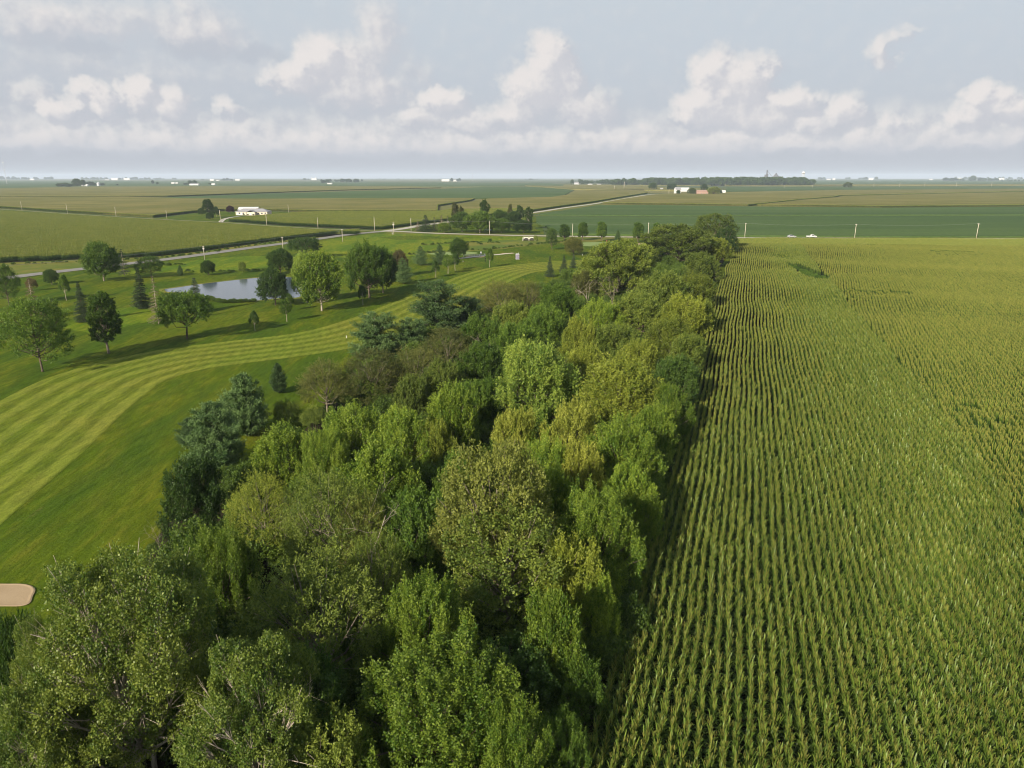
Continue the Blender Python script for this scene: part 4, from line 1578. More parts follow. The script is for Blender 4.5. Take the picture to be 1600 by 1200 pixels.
K['pine1'] = Kind('white_pine', 9, 4.0, conifer(111, 9, 4.0, .02, 16, 13, 26, .34, .22, -.18, .56, .08, 1.0, jit=.13, spr=8), 'pine', 'bark')
K['layer0'] = Kind('layered_pine', 10, 4.4, conifer(112, 10, 4.4, .08, 11, 11, 34, .36, .26, -.03, .40, .16, .8, jit=.20, spr=7, taper_top=.30), 'darkpine', 'palebark')
K['layer1'] = Kind('layered_pine', 12, 4.2, conifer(113, 12, 4.2, .10, 12, 10, 34, .36, .26, -.03, .36, .22, .8, jit=.20, spr=7, taper_top=.34), 'darkpine', 'palebark')
K['spruce0'] = Kind('spruce', 10, 2.7, conifer(114, 10, 2.7, .03, 20, 12, 16, .24, .28, .22, .95, .16, 0, jit=.07, spr=5), 'spruce', 'bark')
K['spruce1'] = Kind('spruce', 10, 2.7, conifer(115, 10, 2.7, .10, 16, 9, 11, .22, .28, .25, .95, .28, 0, jit=.06, spr=5), 'spruce', 'palebark')
K['cedar'] = Kind('cedar', 5, 1.6, conifer(116, 5, 1.6, .01, 20, 14, 16, .17, .38, -.35, .72, .03, .8, jit=.07, spr=4), 'darkpine', 'bark')
K['fir'] = Kind('young_pine', 8, 3.2, conifer(117, 8, 3.2, .05, 13, 10, 20, .30, .24, -.05, .62, .08, .5, jit=.11, spr=5), 'darkpine', 'bark')

DEAD = {}


def plant(kind, x, y, H, R, label, cat='tree', group=None, mat=None, rot=None, name=None, bark=None):
    k = K[kind]
    o = thing(name or (k.name if k.name.endswith(('tree', 'bush', 'shrub', 'poplar')) else k.name + '_tree'), label, cat, (x, y, 0.02), random.uniform(0, 6.28) if rot is None else rot, group)
    s = .89 * R / k.R
    q = random.uniform(.9, 1.1)
    o.scale = (s * q, s / q, H / k.H)
    c = link('crown', k.crown, o)
    t = link('trunk', k.trunk, o)
    if mat:
        c.material_slots[0].link = 'OBJECT'
        c.material_slots[0].material = M[mat]
    if bark:
        t.material_slots[0].link = 'OBJECT'
        t.material_slots[0].material = M[bark]
    return o


def stand(kind, u, vb, vt, w, label, mat=None, cat='tree', group=None, name=None, bark=None, rot=None):
    """a tree whose foot is seen at (u, vb), its top at row vt and its crown w pixels wide"""
    vb = max(vb, 281.0)
    x, y, _ = at(u, vb)
    H = height_at(y, vt)
    R = w / 2 * depth_of(x, y, H / 2) / FPX
    return plant(kind, x, y + R * .15, H, R, label, cat, group, mat, rot, name, bark)


def wood(kind, u, vt, w, H, label, mat=None, cat='tree', group=None, name=None, bark=None, rot=None):
    """a tree of the wood: its top is seen at (u, vt), its foot is hidden"""
    x, y, _ = at(u, vt + 4, H)
    R = w / 2 * depth_of(x, y, H * .7) / FPX
    return plant(kind, x, y, H, R, label, cat, group, mat, rot, name, bark)


random.seed(3)
# --- trees of the golf course, each by its foot and top
stand('ash', 62, 583, 468, 118, 'wide loose-limbed green tree at the upper edge of the striped fairway, far left', rot=1.0)
stand('egg', 168, 553, 453, 56, 'tall egg-shaped dark green tree with a short grey trunk beside the fairway')
stand('broad', 289, 531, 452, 88, 'spreading dark green tree with a flat crown in front of the pond-side spruce')
stand('spruce0', 130, 503, 440, 34, 'dark spruce just behind the egg-shaped tree')
stand('spruce1', 54, 498, 434, 34, 'brown half-dead spruce behind the wide loose-limbed tree', 'brownspruce')
stand('spruce0', 222, 482, 418, 34, 'green spruce at the left end of the pond, beside a pale thin one')
stand('spruce1', 247, 507, 431, 30, 'thin pale spruce with a bare lower trunk left of the pond', 'palespruce')
stand('spruce0', 308, 489, 434, 38, 'spruce standing against the water of the pond')
stand('round0', 160, 440, 382, 60, 'big round green tree with a stout trunk beside the paved road', 'mulberry', rot=2.0)
stand('spruce1', 194, 431, 389, 24, 'dark brownish spruce right of the big round roadside tree', 'spruce')
stand('ash', 235, 434, 401, 42, 'pale loose tree between the roadside spruce and the pond', 'mulberry')
stand('round1', 80, 445, 421, 25, 'small dark round tree beside the road, left of the big round tree')
stand('young', 103, 470, 429, 17, 'thin young tree with a tuft of leaves at its foot, left of the spruces')
stand('bush', 50, 455, 436, 17, 'reddish bushy tree behind the brown spruce', 'red', name='small_tree')
stand('ash', 12, 478, 414, 44, 'pale loose tree at the left edge of the photo', 'mulberry')
stand('cedar', 282, 431, 415, 10, 'tiny dark conifer alone on the grass behind the pond')
stand('round1', 325, 430, 407, 24, 'small round dark tree on the grass behind the pond')
stand('bush', 379, 427, 410, 13, 'small bushy tree on the far bank of the pond', name='small_tree')
stand('round1', 429, 478, 421, 50, 'brownish dark round tree on the right bank of the pond', 'dark')
stand('round1', 438, 428, 389, 42, 'dark green round tree behind the right end of the pond')
stand('broad', 477, 404, 369, 58, 'wide dark tree beside the paved road near the utility pole', 'dark')
stand('maple0', 478, 474, 403, 52, 'pale green half of a pair of big trees right of the pond', 'lightmaple', bark='palebark')
stand('round0', 501, 487, 400, 76, 'big bright green tree with stout pale trunk right of the pond', 'maple', rot=.5, bark='palebark')
stand('maple1', 577, 466, 385, 72, 'big broad green tree with thick reddish trunk in the middle of the course', 'mulberry', bark='bark')
stand('round0', 598, 458, 391, 54, 'broad green tree merging with the thick-trunked one on its right', 'mulberry')
stand('round1', 625, 432, 391, 27, 'small tree with a reddish brown crown behind the dark pine', 'red')
stand('fir', 630, 444, 404, 34, 'dense dark pine right of the big thick-trunked tree')
stand('fir', 657, 415, 385, 26, 'rounded dark pine alone on the grass, left of the pine pair')
stand('fir', 687, 414, 382, 25, 'rounded dark pine beside the two-stemmed shade tree')
stand('round0', 716, 405, 374, 34, 'largest round dark tree of the row above the far stripes', 'mulberry')
stand('young', 700, 428, 398, 16, 'slim young tree with pale stem in front of the dark pine', 'mulberry')
stand('young', 711, 423, 396, 14, 'slim young tree just right of another pale-stemmed one', 'dark')
stand('young', 681, 434, 407, 14, 'slender young tree at the top end of the stripes, left of the pair', 'mulberry')
stand('young', 765, 418, 388, 13, 'slender young tree standing alone above the far stripes')
stand('young', 448, 503, 469, 18, 'slim young tree with a pale mulch ring near the curve of the fairway')
stand('young', 454, 486, 459, 12, 'thin sapling between the pond tree and the bright green tree')
stand('young', 398, 517, 486, 16, 'small young tree with pale stem just above the stripes', 'dark')
stand('young', 567, 477, 445, 15, 'dark sapling in the shade of the thick-trunked tree', 'dark')
stand('cedar', 436, 615, 569, 31, 'small cone-shaped evergreen alone on the grass by the wood')
stand('ash', 862, 391, 357, 20, 'loose pale green tree right of the twin-arched culvert', 'mulberry')
stand('column', 882, 377, 349, 17, 'leftmost of the columnar trees along the gravel road', group='columnar trees along the gravel road')
stand('column', 910, 376, 346, 18, 'columnar tree left of the dense olive bushy tree, second from the left', group='columnar trees along the gravel road')
stand('column', 940, 377, 345, 17, 'columnar tree standing between two utility poles, third from the left', group='columnar trees along the gravel road')
stand('column', 997, 379, 346, 19, 'columnar tree just left of a utility pole, fourth from the left', group='columnar trees along the gravel road')
stand('column', 1027, 379, 347, 19, 'columnar tree half hidden behind the wood, rightmost of its row', group='columnar trees along the gravel road')
stand('cedar', 965, 378, 360, 11, 'small pointed conifer between the columnar trees')
stand('round1', 896, 399, 371, 32, 'dense olive bushy tree behind the small conifers', 'brownolive', rot=1.2)
stand('spruce0', 859, 433, 400, 18, 'small spiky pine at the end of the stripes, leftmost of three')
stand('spruce0', 881, 426, 399, 17, 'small spiky pine in the middle of three by the wood')
stand('spruce0', 896, 419, 396, 16, 'small spiky pine nearest the dense olive tree')
stand('bush', 837, 380, 369, 8, 'small round shrub beside the twin-arched culvert', cat='shrub', name='shrub')
for u, vb, vt, w, lb in ((766, 379.5, 373.5, 6, 'tiny round shrub in the yellow meadow, farthest right'), (752, 383, 379.5, 5, 'tiny low shrub in the yellow meadow, middle one'), (730, 380, 377, 4, 'tiny low shrub at the left end of the meadow'), (771, 389, 385, 5, 'tiny shrub on the bank of the ditch'), (748, 381.4, 378.4, 6, 'flat little shrub beside the middle one in the meadow')):
    stand('bush', u, vb, vt, w, lb, 'dark', cat='shrub', name='shrub')

# --- the grove round the farmstead at the crossroads
G = 'trees of the grove at the crossroads'
for kd, u, vb, vt, w, mt, lb in (
        ('spruce0', 665, 362.5, 335.5, 28, None, 'dark pointed spruce at the left end of the crossroads grove'),
        ('spruce1', 653, 361.8, 345, 14, 'brownspruce', 'short brownish spruce, outermost on the left of the grove'),
        ('spruce1', 679, 361.5, 339, 18, 'spruce', 'dark ragged spruce next to the pointed one in the grove'),
        ('spruce1', 690, 361, 336.5, 20, 'red', 'reddish dark spruce behind the light green bush of the grove'),
        ('spruce1', 700, 361, 337, 18, 'spruce', 'dark narrow spruce left of the first big round tree'),
        ('maple0', 694, 364, 349, 24, 'maple', 'light green bushy tree at the front of the grove'),
        ('round0', 722, 363, 333, 40, 'mulberry', 'big round tree left of the parked car in the grove'),
        ('round0', 750, 364.5, 332, 54, 'mulberry', 'widest round tree in the middle of the grove'),
        ('poplar', 711, 355, 315.5, 15, 'brownolive', 'tall thin poplar on the left rising out of the grove'),
        ('poplar', 757, 353, 311, 20, 'dark', 'tallest poplar with a full crown in the middle of the grove'),
        ('poplar', 721, 356, 321, 11, 'brownolive', 'shorter poplar beside the thin left one'),
        ('round1', 781, 356, 328, 30, 'dark', 'dark round tree behind the utility pole of the grove'),
        ('maple1', 783, 364, 343, 36, 'mulberry', 'green rounded tree right of the pole at the front of the grove'),
        ('round1', 803, 357, 331, 30, 'dark', 'dark tree right of the middle in the back of the grove'),
        ('round1', 818, 364.5, 344, 34, 'dark', 'dark round tree at the right front corner of the grove'),
        ('poplar', 797, 350, 318, 10, 'brownolive', 'thin broken-topped poplar on the right of the grove'),
        ('poplar', 812, 350, 320, 14, 'dark', 'ragged poplar right of the broken-topped one'),
        ('poplar', 826, 358, 322.5, 16, 'dark', 'dark poplar at the right end of the grove')):
    stand(kd, u, vb, vt, w, lb, mt, group=G)
# --- round the farmhouse
stand('egg', 326, 341, 310, 19, 'tallest dark tree of the cluster left of the white farmhouse', 'dark')
stand('round1', 314, 336.5, 325, 9, 'small dark tree on the left side of the farmhouse cluster')
stand('egg', 338.5, 339, 322, 9, 'narrow dark tree on the right side of the farmhouse cluster', 'dark')
stand('round1', 328, 343.5, 332, 13, 'low dark tree at the front of the farmhouse cluster')
stand('round1', 360, 333.4, 321.5, 13, 'round purple-leaved tree against the farmhouse', 'purple')
for u, lb in ((381, 'leftmost low shrub under the farmhouse windows'), (387, 'second low shrub under the farmhouse windows'), (396, 'third low shrub under the farmhouse windows')):
    stand('bush', u, 337, 334.6, 4, lb, 'dark', cat='shrub', name='shrub')

# --- the wood: tops from the camera outwards
W = [
    ('cotton0', 170, 868, 330, 15, None, 'huge cottonwood in the near left corner with pale bare limbs'),
    ('cotton1', 385, 1000, 230, 12, None, 'lower cottonwood right of the corner giant, pale twigs showing'),
    ('broad', 20, 946, 90, 9, 'dark', 'dark tree at the left edge beside the sand bunker'),
    ('cotton0', 62, 962, 150, 10.5, None, 'smaller cottonwood just below the sand bunker'),
    ('cotton1', 30, 1080, 190, 10, None, 'cottonwood with grey trunks at the bottom left edge'),
    ('shoot0', 335, 838, 130, 9, 'maple', 'leafy green tree behind the giant cottonwood, under the yellow-olive tree'),
    ('locust0', 490, 872, 260, 11, 'olive', 'large dark feathery tree in the near middle of the wood'),
    ('mulb1', 470, 1030, 170, 8.5, 'dark', 'dull dark tree between the cottonwood and the bottom bright one'),
    ('mulb2', 500, 1125, 170, 7, 'olive', 'dull olive tree at the bottom edge, left of centre'),
    ('shoot1', 660, 925, 175, 9.5, 'maple', 'bright green tree with upright shoots in front of the feathery tree'),
    ('shoot0', 690, 1032, 290, 8.5, 'maple', 'big bright green tree at the bottom edge in the middle'),
    ('shoot1', 800, 1120, 170, 7, 'maple', 'small bright tree at the bottom edge beside the corn'),
    ('mulb0', 800, 1010, 170, 6.5, 'dark', 'dim tree in the shade left of the corn-edge tree'),
    ('mulb1', 868, 940, 120, 8.5, 'maple', 'bright green tree leaning over the first corn rows, nearest the camera'),
    ('mulb2', 930, 905, 85, 6.5, 'maple', 'green tree over the first corn rows between the yellow green one and the nearest one'),
    ('mulb1', 905, 1030, 105, 5.5, 'mulberry', 'low green tree at the near end of the corn edge'),
    ('shoot1', 880, 1130, 110, 5, 'mulberry', 'low leafy tree at the bottom edge where the corn begins'),
    ('maple1', 1000, 765, 80, 6.5, 'maple', 'low green tree on the corn edge right of the yellow crowns'),
    ('elm1', 800, 790, 235, 11, 'olive', 'greyish olive tree below the round pale one'),
    ('elm0', 770, 688, 195, 14.5, 'elm', 'round pale olive tree with fine leaves in the middle of the wood'),
    ('shoot0', 930, 775, 160, 9.5, 'maple', 'bright green tree beside the corn, right of the round pale olive one'),
    ('mulb2', 890, 850, 130, 8.5, 'yellowgreen', 'yellow green tree beside the corn below the bright one'),
    ('shoot1', 985, 830, 60, 5, 'maple', 'small tree at the edge of the corn beyond the yellow green one'),
    ('locust1', 405, 742, 115, 8.5, 'yellowgreen', 'yellow-olive tree with dead limbs at its foot'),
    ('mulb0', 295, 718, 108, 8, 'dark', 'dark round tree on the edge of the mown slope'),
    ('locust0', 512, 735, 170, 11, 'olive', 'olive feathery tree below the row of pines'),
    ('locust1', 585, 838, 120, 9.5, 'olive', 'drooping olive tree right of the large feathery one'),
    ('locust1', 560, 775, 90, 9, 'elm', 'pale olive feathery tree with bare fork'),
    ('mulb1', 645, 775, 140, 8.5, 'mulberry', 'deep green tree left of the round pale olive one'),
    ('mulb2', 590, 700, 130, 8.5, 'maple', 'green tree between the olive feathery one and the bright pair'),
    ('maple0', 440, 672, 125, 7.5, 'maple', 'green tree at the foot of the white pines'),
    ('maple1', 550, 637, 105, 8.5, 'maple', 'bright green tree right of the two drooping shrubs'),
    ('shoot0', 505, 680, 90, 7.5, 'maple', 'bright green shoots between the pines and the olive tree'),
    ('maple2', 625, 645, 100, 8.5, 'maple', 'left one of the pair of bright green maples'),
    ('maple0', 705, 610, 110, 9.5, 'maple', 'right one of the pair of bright green maples'),
    ('mulb0', 675, 655, 80, 7.5, 'yellowgreen', 'yellowish green tree in front of the maple pair'),
    ('mulb1', 720, 715, 80, 8, 'mulberry', 'deep green tree tucked in left of the round pale olive one'),
    ('maple2', 835, 543, 145, 12, 'lightmaple', 'large light green maple above the yellow crowns'),
    ('broad', 806, 628, 80, 9.5, 'yellow', 'left one of three yellow-leaved crowns'),
    ('broad', 896, 620, 100, 10, 'yellow', 'right upper one of three yellow-leaved crowns'),
    ('broad', 910, 680, 84, 9.5, 'yellow', 'lowest of three yellow-leaved crowns'),
    ('maple1', 850, 690, 90, 8.5, 'maple', 'green tree between the pale olive elm and the lowest yellow crown'),
    ('mulb1', 815, 660, 70, 7, 'maple', 'small green tree right below the left yellow crown'),
    ('mulb2', 860, 735, 100, 8.5, 'maple', 'green tree right of the round pale olive one'),
    ('maple0', 970, 570, 150, 10.5, 'yellowgreen', 'wide light green tree left of the dark corn-edge tree'),
    ('maple1', 975, 660, 120, 9, 'maple', 'green tree right of the yellow crowns'),
    ('maple2', 1020, 640, 90, 8, 'maple', 'green tree at the corn edge beyond the yellow crowns'),
    ('mulb0', 985, 730, 100, 8, 'maple', 'green tree over the corn rows right of the lowest yellow crown'),
    ('locust0', 505, 560, 92, 8.5, 'brownolive', 'brownish olive tree with bare stems beside the cone-shaped evergreen'),
    ('locust1', 580, 546, 105, 9, 'brownolive', 'brownish olive tree in the middle of its row above the maple pair'),
    ('locust0', 648, 540, 110, 9, 'brownolive', 'brownish olive tree at the right end of its row'),
    ('mulb2', 690, 565, 80, 8, 'olive', 'olive tree behind the maple pair'),
    ('mulb0', 735, 595, 75, 8, 'mulberry', 'dark tree left of the large light green maple'),
    ('locust1', 700, 512, 100, 9, 'brownolive', 'brownish tree with a pale trunk behind the layered pines'),
    ('mulb1', 755, 540, 85, 8.5, 'mulberry', 'deep green tree beside the pale trunk'),
    ('mulb2', 752, 495, 90, 9, 'mulberry', 'deep green tree behind the pale trunk'),
    ('mulb0', 805, 505, 90, 9, 'mulberry', 'deep green tree above the large light green maple'),
    ('layer0', 585, 486, 80, 9.5, 'darkpine', 'dark flat-layered pine at the edge of the stripes, left one'),
    ('layer1', 680, 438, 92, 13, 'darkpine', 'tall flat-layered pine with a bare trunk at the stripes'),
    ('layer0', 640, 495, 62, 8, 'darkpine', 'low layered pine between the two larger ones'),
    ('layer0', 728, 462, 62, 9, 'darkpine', 'layered pine right of the tall one'),
    ('locust0', 780, 434, 90, 11, 'brownolive', 'brownish olive tree where the wood narrows at the stripes'),
    ('locust1', 825, 438, 70, 10, 'brownolive', 'brownish olive tree left of the deep green locust'),
    ('mulb1', 875, 446, 80, 10, 'mulberry', 'deep green flat-topped tree left of the big open tree'),
    ('mulb2', 850, 478, 75, 9, 'mulberry', 'dark green tree below the flat-topped one'),
    ('mulb0', 800, 470, 70, 9, 'olive', 'olive tree in front of the narrow end of the wood'),
    ('oldoak', 968, 372, 140, 17, 'olive', 'big open old tree with pale limbs showing through its crown'),
    ('mulb1', 915, 425, 55, 9, 'brownolive', 'small brownish tree left of the big open tree'),
    ('mulb2', 905, 500, 70, 10, 'yellowgreen', 'yellow-olive tree in the middle of the wood beyond the light maple'),
    ('mulb0', 960, 505, 95, 9.5, 'olive', 'olive tree below the big open tree'),
    ('maple0', 915, 545, 90, 9.5, 'yellowgreen', 'yellowish green tree right of the large light green maple'),
    ('maple2', 1000, 535, 95, 9.5, 'yellowgreen', 'yellowish green tree left of the corn-edge row'),
    ('mulb1', 1000, 460, 90, 10, 'olive', 'olive tree right below the big open tree'),
    ('mulb2', 1040, 425, 85, 11, 'olive', 'dense olive tree between the big open tree and the corn'),
    ('oldoak', 1060, 347, 125, 16, 'olive', 'broad old tree left of the round-topped one at the far end'),
    ('elm0', 1120, 329, 76, 18, 'olive', 'tall round-topped tree at the far end of the wood'),
    ('elm1', 1135, 352, 44, 13, 'dark', 'dark round tree on the corner of the wood nearest the road'),
    ('mulb0', 1115, 368, 60, 11, 'yellowgreen', 'light green tree below the tall round-topped one'),
    ('mulb1', 1098, 395, 64, 10.5, 'olive', 'olive tree on the corn edge below the far corner'),
    ('maple1', 1080, 428, 78, 10, 'yellowgreen', 'light green corn-edge tree, fourth from the far corner'),
    ('mulb2', 1070, 462, 90, 10, 'yellowgreen', 'yellowish green corn-edge tree below the light green one'),
    ('maple0', 1050, 500, 100, 9.5, 'yellowgreen', 'wide yellowish green tree in the middle of the corn edge'),
    ('mulb0', 1075, 520, 72, 8.5, 'olive', 'olive tree at the corn edge beyond the dark one'),
    ('mulb1', 1060, 560, 90, 8.5, 'dark', 'dark tree at the corn edge right of the wide light green one'),
    ('maple2', 1045, 605, 80, 8, 'maple', 'green tree at the corn edge below the dark one'),
    ('maple1', 940, 470, 70, 9, 'maple', 'green tree in the gap left of the olive ones'),
    ('mulb2', 870, 590, 70, 8, 'mulberry', 'deep green tree just behind the upper right yellow crown'),
    ('mulb0', 765, 590, 70, 8, 'mulberry', 'deep green tree at the left foot of the large light maple'),
    ('mulb1', 640, 590, 70, 7.5, 'olive', 'olive tree under the brownish row'),
    ('mulb2', 1100, 470, 44, 8, 'olive', 'small olive tree overhanging the corn beyond the middle'),
]
for kd, u, vt, w, H, mt, lb in W:
    wood(kd, u, vt, w, H, lb, mt)
stand('pine0', 385, 684, 588, 88, 'upper blue green white pine on the mown slope', rot=.4)
stand('pine1', 338, 742, 634, 104, 'lower blue green white pine at the foot of the mown slope', rot=2.2)
stand('pine0', 300, 700, 655, 50, 'small white pine tucked under the lower large one', rot=3.0)
stand('willow', 447, 668, 632, 46, 'drooping olive shrub right of the upper white pine', cat='shrub')
stand('willow', 492, 672, 641, 50, 'drooping olive shrub nearer the wood, beside its twin', cat='shrub')

# dead and half-dead trees
def snag(u, vt, H, seed, label, R=2.0, mat='palebark', leaves=None):
    x, y, _ = at(u, vt, H)
    o = thing('dead_tree', label, 'tree', (x, y, 0.02), 0)
    mb = bare(seed, H, R, 9, H * .008)
    zz = max(p[2] for p in mb.v)
    mb.v = [(p[0], p[1], p[2] * H / zz) for p in mb.v]
    mb.obj('trunk', M[mat], o, True)
    return o


snag(745, 521, 9.5, 1, 'pale bare trunk rising among deep green trees')
snag(632, 889, 8.5, 2, 'dead twiggy tan tree among the bright shoots', mat='greybark')
snag(915, 432, 10, 3, 'dead pale snag left of the big open tree')
snag(440, 768, 7.5, 4, 'dead grey limbs right of the yellow-olive tree', mat='greybark')
snag(250, 812, 5, 5, 'bare twiggy shrub at the edge of the mown slope', mat='greybark')
snag(566, 782, 10, 6, 'bare pale fork rising from the olive feathery tree')
snag(746, 318, 15, 7, 'bare forked snag beside the tallest poplar of the grove')
snag(962, 425, 12.5, 8, 'bare pale limbs inside the big open tree', mat='greybark')

# undergrowth over the floor of the wood
wood_poly = [at(u, v)[:2] for u, v in ((240, 850), (300, 760), (420, 730), (480, 668), (555, 575), (650, 520), (760, 478), (850, 450), (960, 400), (1060, 385), (1140, 388))] + \
            [at(u, v)[:2] for u, v in ((1112, 450), (1056, 680), (1004, 850))] + [(8.2, 44), (3.0, 30), (-2, 10), (-33, 10), (-31, 40)]
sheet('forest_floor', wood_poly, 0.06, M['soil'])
ru = np.random.default_rng(77)
ux, uy = ru.uniform(-60, 75, 6500), ru.uniform(12, 330, 6500)
k = in_poly(wood_poly, ux, uy)
ux, uy = ux[k], uy[k]
# thinner far off
k = ru.random(len(ux)) < np.interp(uy, [20, 120, 330], [1, .8, .6])
ux, uy = ux[k], uy[k]
deep = np.ones(len(ux), bool)
for ox, oy in ((5, 0), (-6, 0), (0, 6), (0, -6), (-4, 4)):
    deep &= in_poly(wood_poly, ux + ox, uy + oy)
uv_ = []
for s in range(3):
    (_, V, F, T), _mb = broadleaf(200 + s, 2.4, 1.5, .02, 18, .36, 32, 18, .115, .6, .6, .7, .5, .08, low=-.4, ragged=.5, limbs=False)
    uv_.append((V, F, np.zeros(len(F), int), T))
cornside = ~in_poly(wood_poly, ux + 5, uy)
sc = np.where(deep, ru.uniform(.7, 1.75, len(ux)), np.where(cornside, ru.uniform(.6, 1.5, len(ux)), ru.uniform(.35, .8, len(ux))))
instancer('undergrowth', uv_, [M['under']], np.column_stack([ux, uy, np.full(len(ux), .05)]), ru.uniform(0, 6.28, len(ux)), np.column_stack([sc, sc, sc * ru.uniform(.8, 1.3, len(ux))]), ru.integers(0, 3, len(ux)), 'leafy undergrowth covering the floor of the wood')
# weeds in the thin spot of the corn, and along the ditch
wx, wy = ru.uniform(100, 180, 9000), ru.uniform(150, 330, 9000)
k = in_poly(weed_poly, wx, wy)
wx, wy = wx[k], wy[k]
sc = ru.uniform(.25, .6, len(wx))
instancer('weeds', uv_, [M['weeds']], np.column_stack([wx, wy, relief(wx, wy)]), ru.uniform(0, 6.28, len(wx)), np.column_stack([sc, sc, sc * 1.2]), ru.integers(0, 3, len(wx)), 'bright green weeds in a bare spot of the cornfield')
dx_, dy_ = [], []
for px, wd in (([(640, 398), (690, 393.5), (760, 390.5), (800, 386), (840, 381.8), (870, 379), (884, 376.5)], 2.0), ([(660, 383), (700, 381), (740, 379), (780, 380)], 1.6), ([(0, 415), (125, 409.5), (240, 404.5), (320, 395.5), (400, 383.6), (480, 373.6)], 1.5),
               ([(324, 466), (334, 471), (350, 473), (372, 473), (400, 472)], .6), ([(842, 352), (850, 361), (870, 366)], 6.0), ([(135, 426), (180, 421), (230, 416.5), (290, 414)], 1.2), ([(290, 425), (360, 424.5), (420, 423)], 1.0)):
    Ln = road_line(px, 14)
    for p in Ln:
        for _ in range(1):
            q = p + ru.normal(0, wd * .5, 2)
            dx_.append(q[0])
            dy_.append(q[1])
dx_, dy_ = np.array(dx_), np.array(dy_)
sc = ru.uniform(.14, .42, len(dx_))
instancer('tall_weeds', uv_, [M['under']], np.column_stack([dx_, dy_, np.full(len(dx_), .05)]), ru.uniform(0, 6.28, len(dx_)), np.column_stack([sc * 1.4, sc * 1.4, sc]), ru.integers(0, 3, len(dx_)), 'tufts of tall weeds along the ditches and the pond bank')
# ------------------------------------------------------------------ poles and wires
def pole_meshes():
    pass


POST = MB().tube([(0, 0, -.3), (0, 0, 9.0)], [.20, .13], 8).mesh('post', M['pole'], True)
ARM = MB().box(-1.25, -.06, 8.45, 1.25, .06, 8.60).mesh('crossarm', M['pole'])
INSUL = MB().lathe([(.0, 0), (.05, 0), (.07, .08), (.045, .14), (.0, .2)], 8).mesh('insulator', M['white'])
CAN = MB().lathe([(.0, 0), (.24, 0), (.24, .75), (.18, .84), (0, .86)], 10).mesh('transformer', M['metal'], True)


def pole(u, vb, vt, label, group=None, arms=1, cans=0, rot=0.0, small=False):
    x, y, _ = at(u, vb)
    H = height_at(y, vt)
    o = thing('utility_pole', label, 'utility pole', (x, y, 0.02), rot, group)
    s = H / 9.0
    o.scale = (s, s, s)
    k = 1.0 if not small else 1.6
    p = link('post', POST, o)
    p.scale = (k, k, 1)
    for a in range(arms):
        r = link('crossarm', ARM, o, (0, 0, -1.05 * a))
        for q in (-1.1, -.45, .45, 1.1):
            link('insulator', INSUL, r, (q, 0, 8.60))
    if arms == 0:
        link('insulator', INSUL, o, (0, 0, 9.0))
    for c in range(cans):
        link('transformer', CAN, o, ((-.55, .55)[c % 2], .0, 6.7))
    return np.array((x, y, 0.02)), s, rot


def wires(ps, label, offs, top=8.8, sag=.6):
    """one line of sagging wires, joined into a single thing"""
    o = thing('power_line', label, 'power line', tuple(ps[0][0]))
    for f in offs:
        mb = MB()
        for (a, sa, ra), (b, sb, rb) in zip(ps, ps[1:]):
            pa = a + np.array([f * sa * math.cos(ra), f * sa * math.sin(ra), top * sa])
            pb = b + np.array([f * sb * math.cos(rb), f * sb * math.sin(rb), top * sb])
            pts = []
            for t in np.linspace(0, 1, 9):
                p = pa * (1 - t) + pb * t
                p[2] -= sag * 4 * t * (1 - t)
                pts.append(p - ps[0][0])
            mb.tube(pts, [.013] * 9, 4, False)
        mb.obj('wire', M['wire'], o)


g1 = 'utility poles of the gravel lane through the corn'
lane = []
for u, vb, vt, lb in ((-40, 323, 310, 'lane pole outside'), (34.5, 328.5, 315, 'utility pole at the left end of the corn lane'), (105.5, 333.5, 318.5, 'second utility pole from the left along the corn lane'), (181.5, 338.6, 323.5, 'third utility pole from the left along the corn lane'),
                      (261, 342.6, 328.6, 'utility pole at the corner of the corn, left of the house lawn'), (345, 347.6, 328.5, 'utility pole at the mouth of the farmhouse drive'), (417, 352.4, 333.8, 'utility pole at the right end of the farmhouse'), (497, 357.2, 340.3, 'utility pole halfway between the farmhouse and the crossroads'),
                      (585.5, 360.8, 340, 'bare-topped pole just left of the crossroads')):
    if u < 0:
        continue
    lane.append(pole(u, vb, vt, lb, g1, 0, 0, -.6))
wires(lane, 'single sagging wire over the corn lane', (0,), 9.0)
pole(451, 333, 320, 'light-coloured pole by itself right of the farmhouse', None, 0, 0)
g2 = 'utility poles along the paved road'
pr = []
for u, vb, vt, a, c, lb in ((15, 436, 414.5, 2, 2, 'double-armed pole at the left end of the paved road'), (320, 406.5, 384, 2, 2, 'double-armed pole beside the paved road behind the pond'), (442.5, 391, 370, 1, 0, 'pole beside the paved road at the wide dark tree'),
                            (535.5, 378, 358, 1, 0, 'pole on the grass before the crossroads'), (615.3, 366.5, 347.5, 2, 2, 'double-armed pole at the crossroads')):
    pr.append(pole(u, vb, vt, lb, g2, a, c, math.radians(-38)))
wires(pr, 'three wires strung along the paved road', (-1.1, .45, 1.1), 8.8)
g3 = 'utility poles along the gravel road'
gr = []
for u, vb, vt, lb in ((642.5, 361.8, 341.3, 'pole right of the crossroads, left of the grove'), (765, 367.2, 345, 'pole in front of the grove beside the parked car'), (894.5, 369.3, 349.5, 'pole between the first two columnar trees'), (1012.5, 370.2, 348, 'pole right of the fourth columnar tree'),
                      (1163.5, 371.3, 348.5, 'pole just right of the far end of the wood'), (1335, 373.2, 350, 'pole in the middle of the right stretch of gravel road'), (1525, 374, 348.8, 'rightmost pole on the gravel road')):
    gr.append(pole(u, vb, vt, lb, g3, 1, 0, math.radians(88)))
wires(gr, 'two wires along the gravel road past the grove', (-.45, 1.1), 8.8, .8)
g4 = 'far utility poles across the fields on the right'
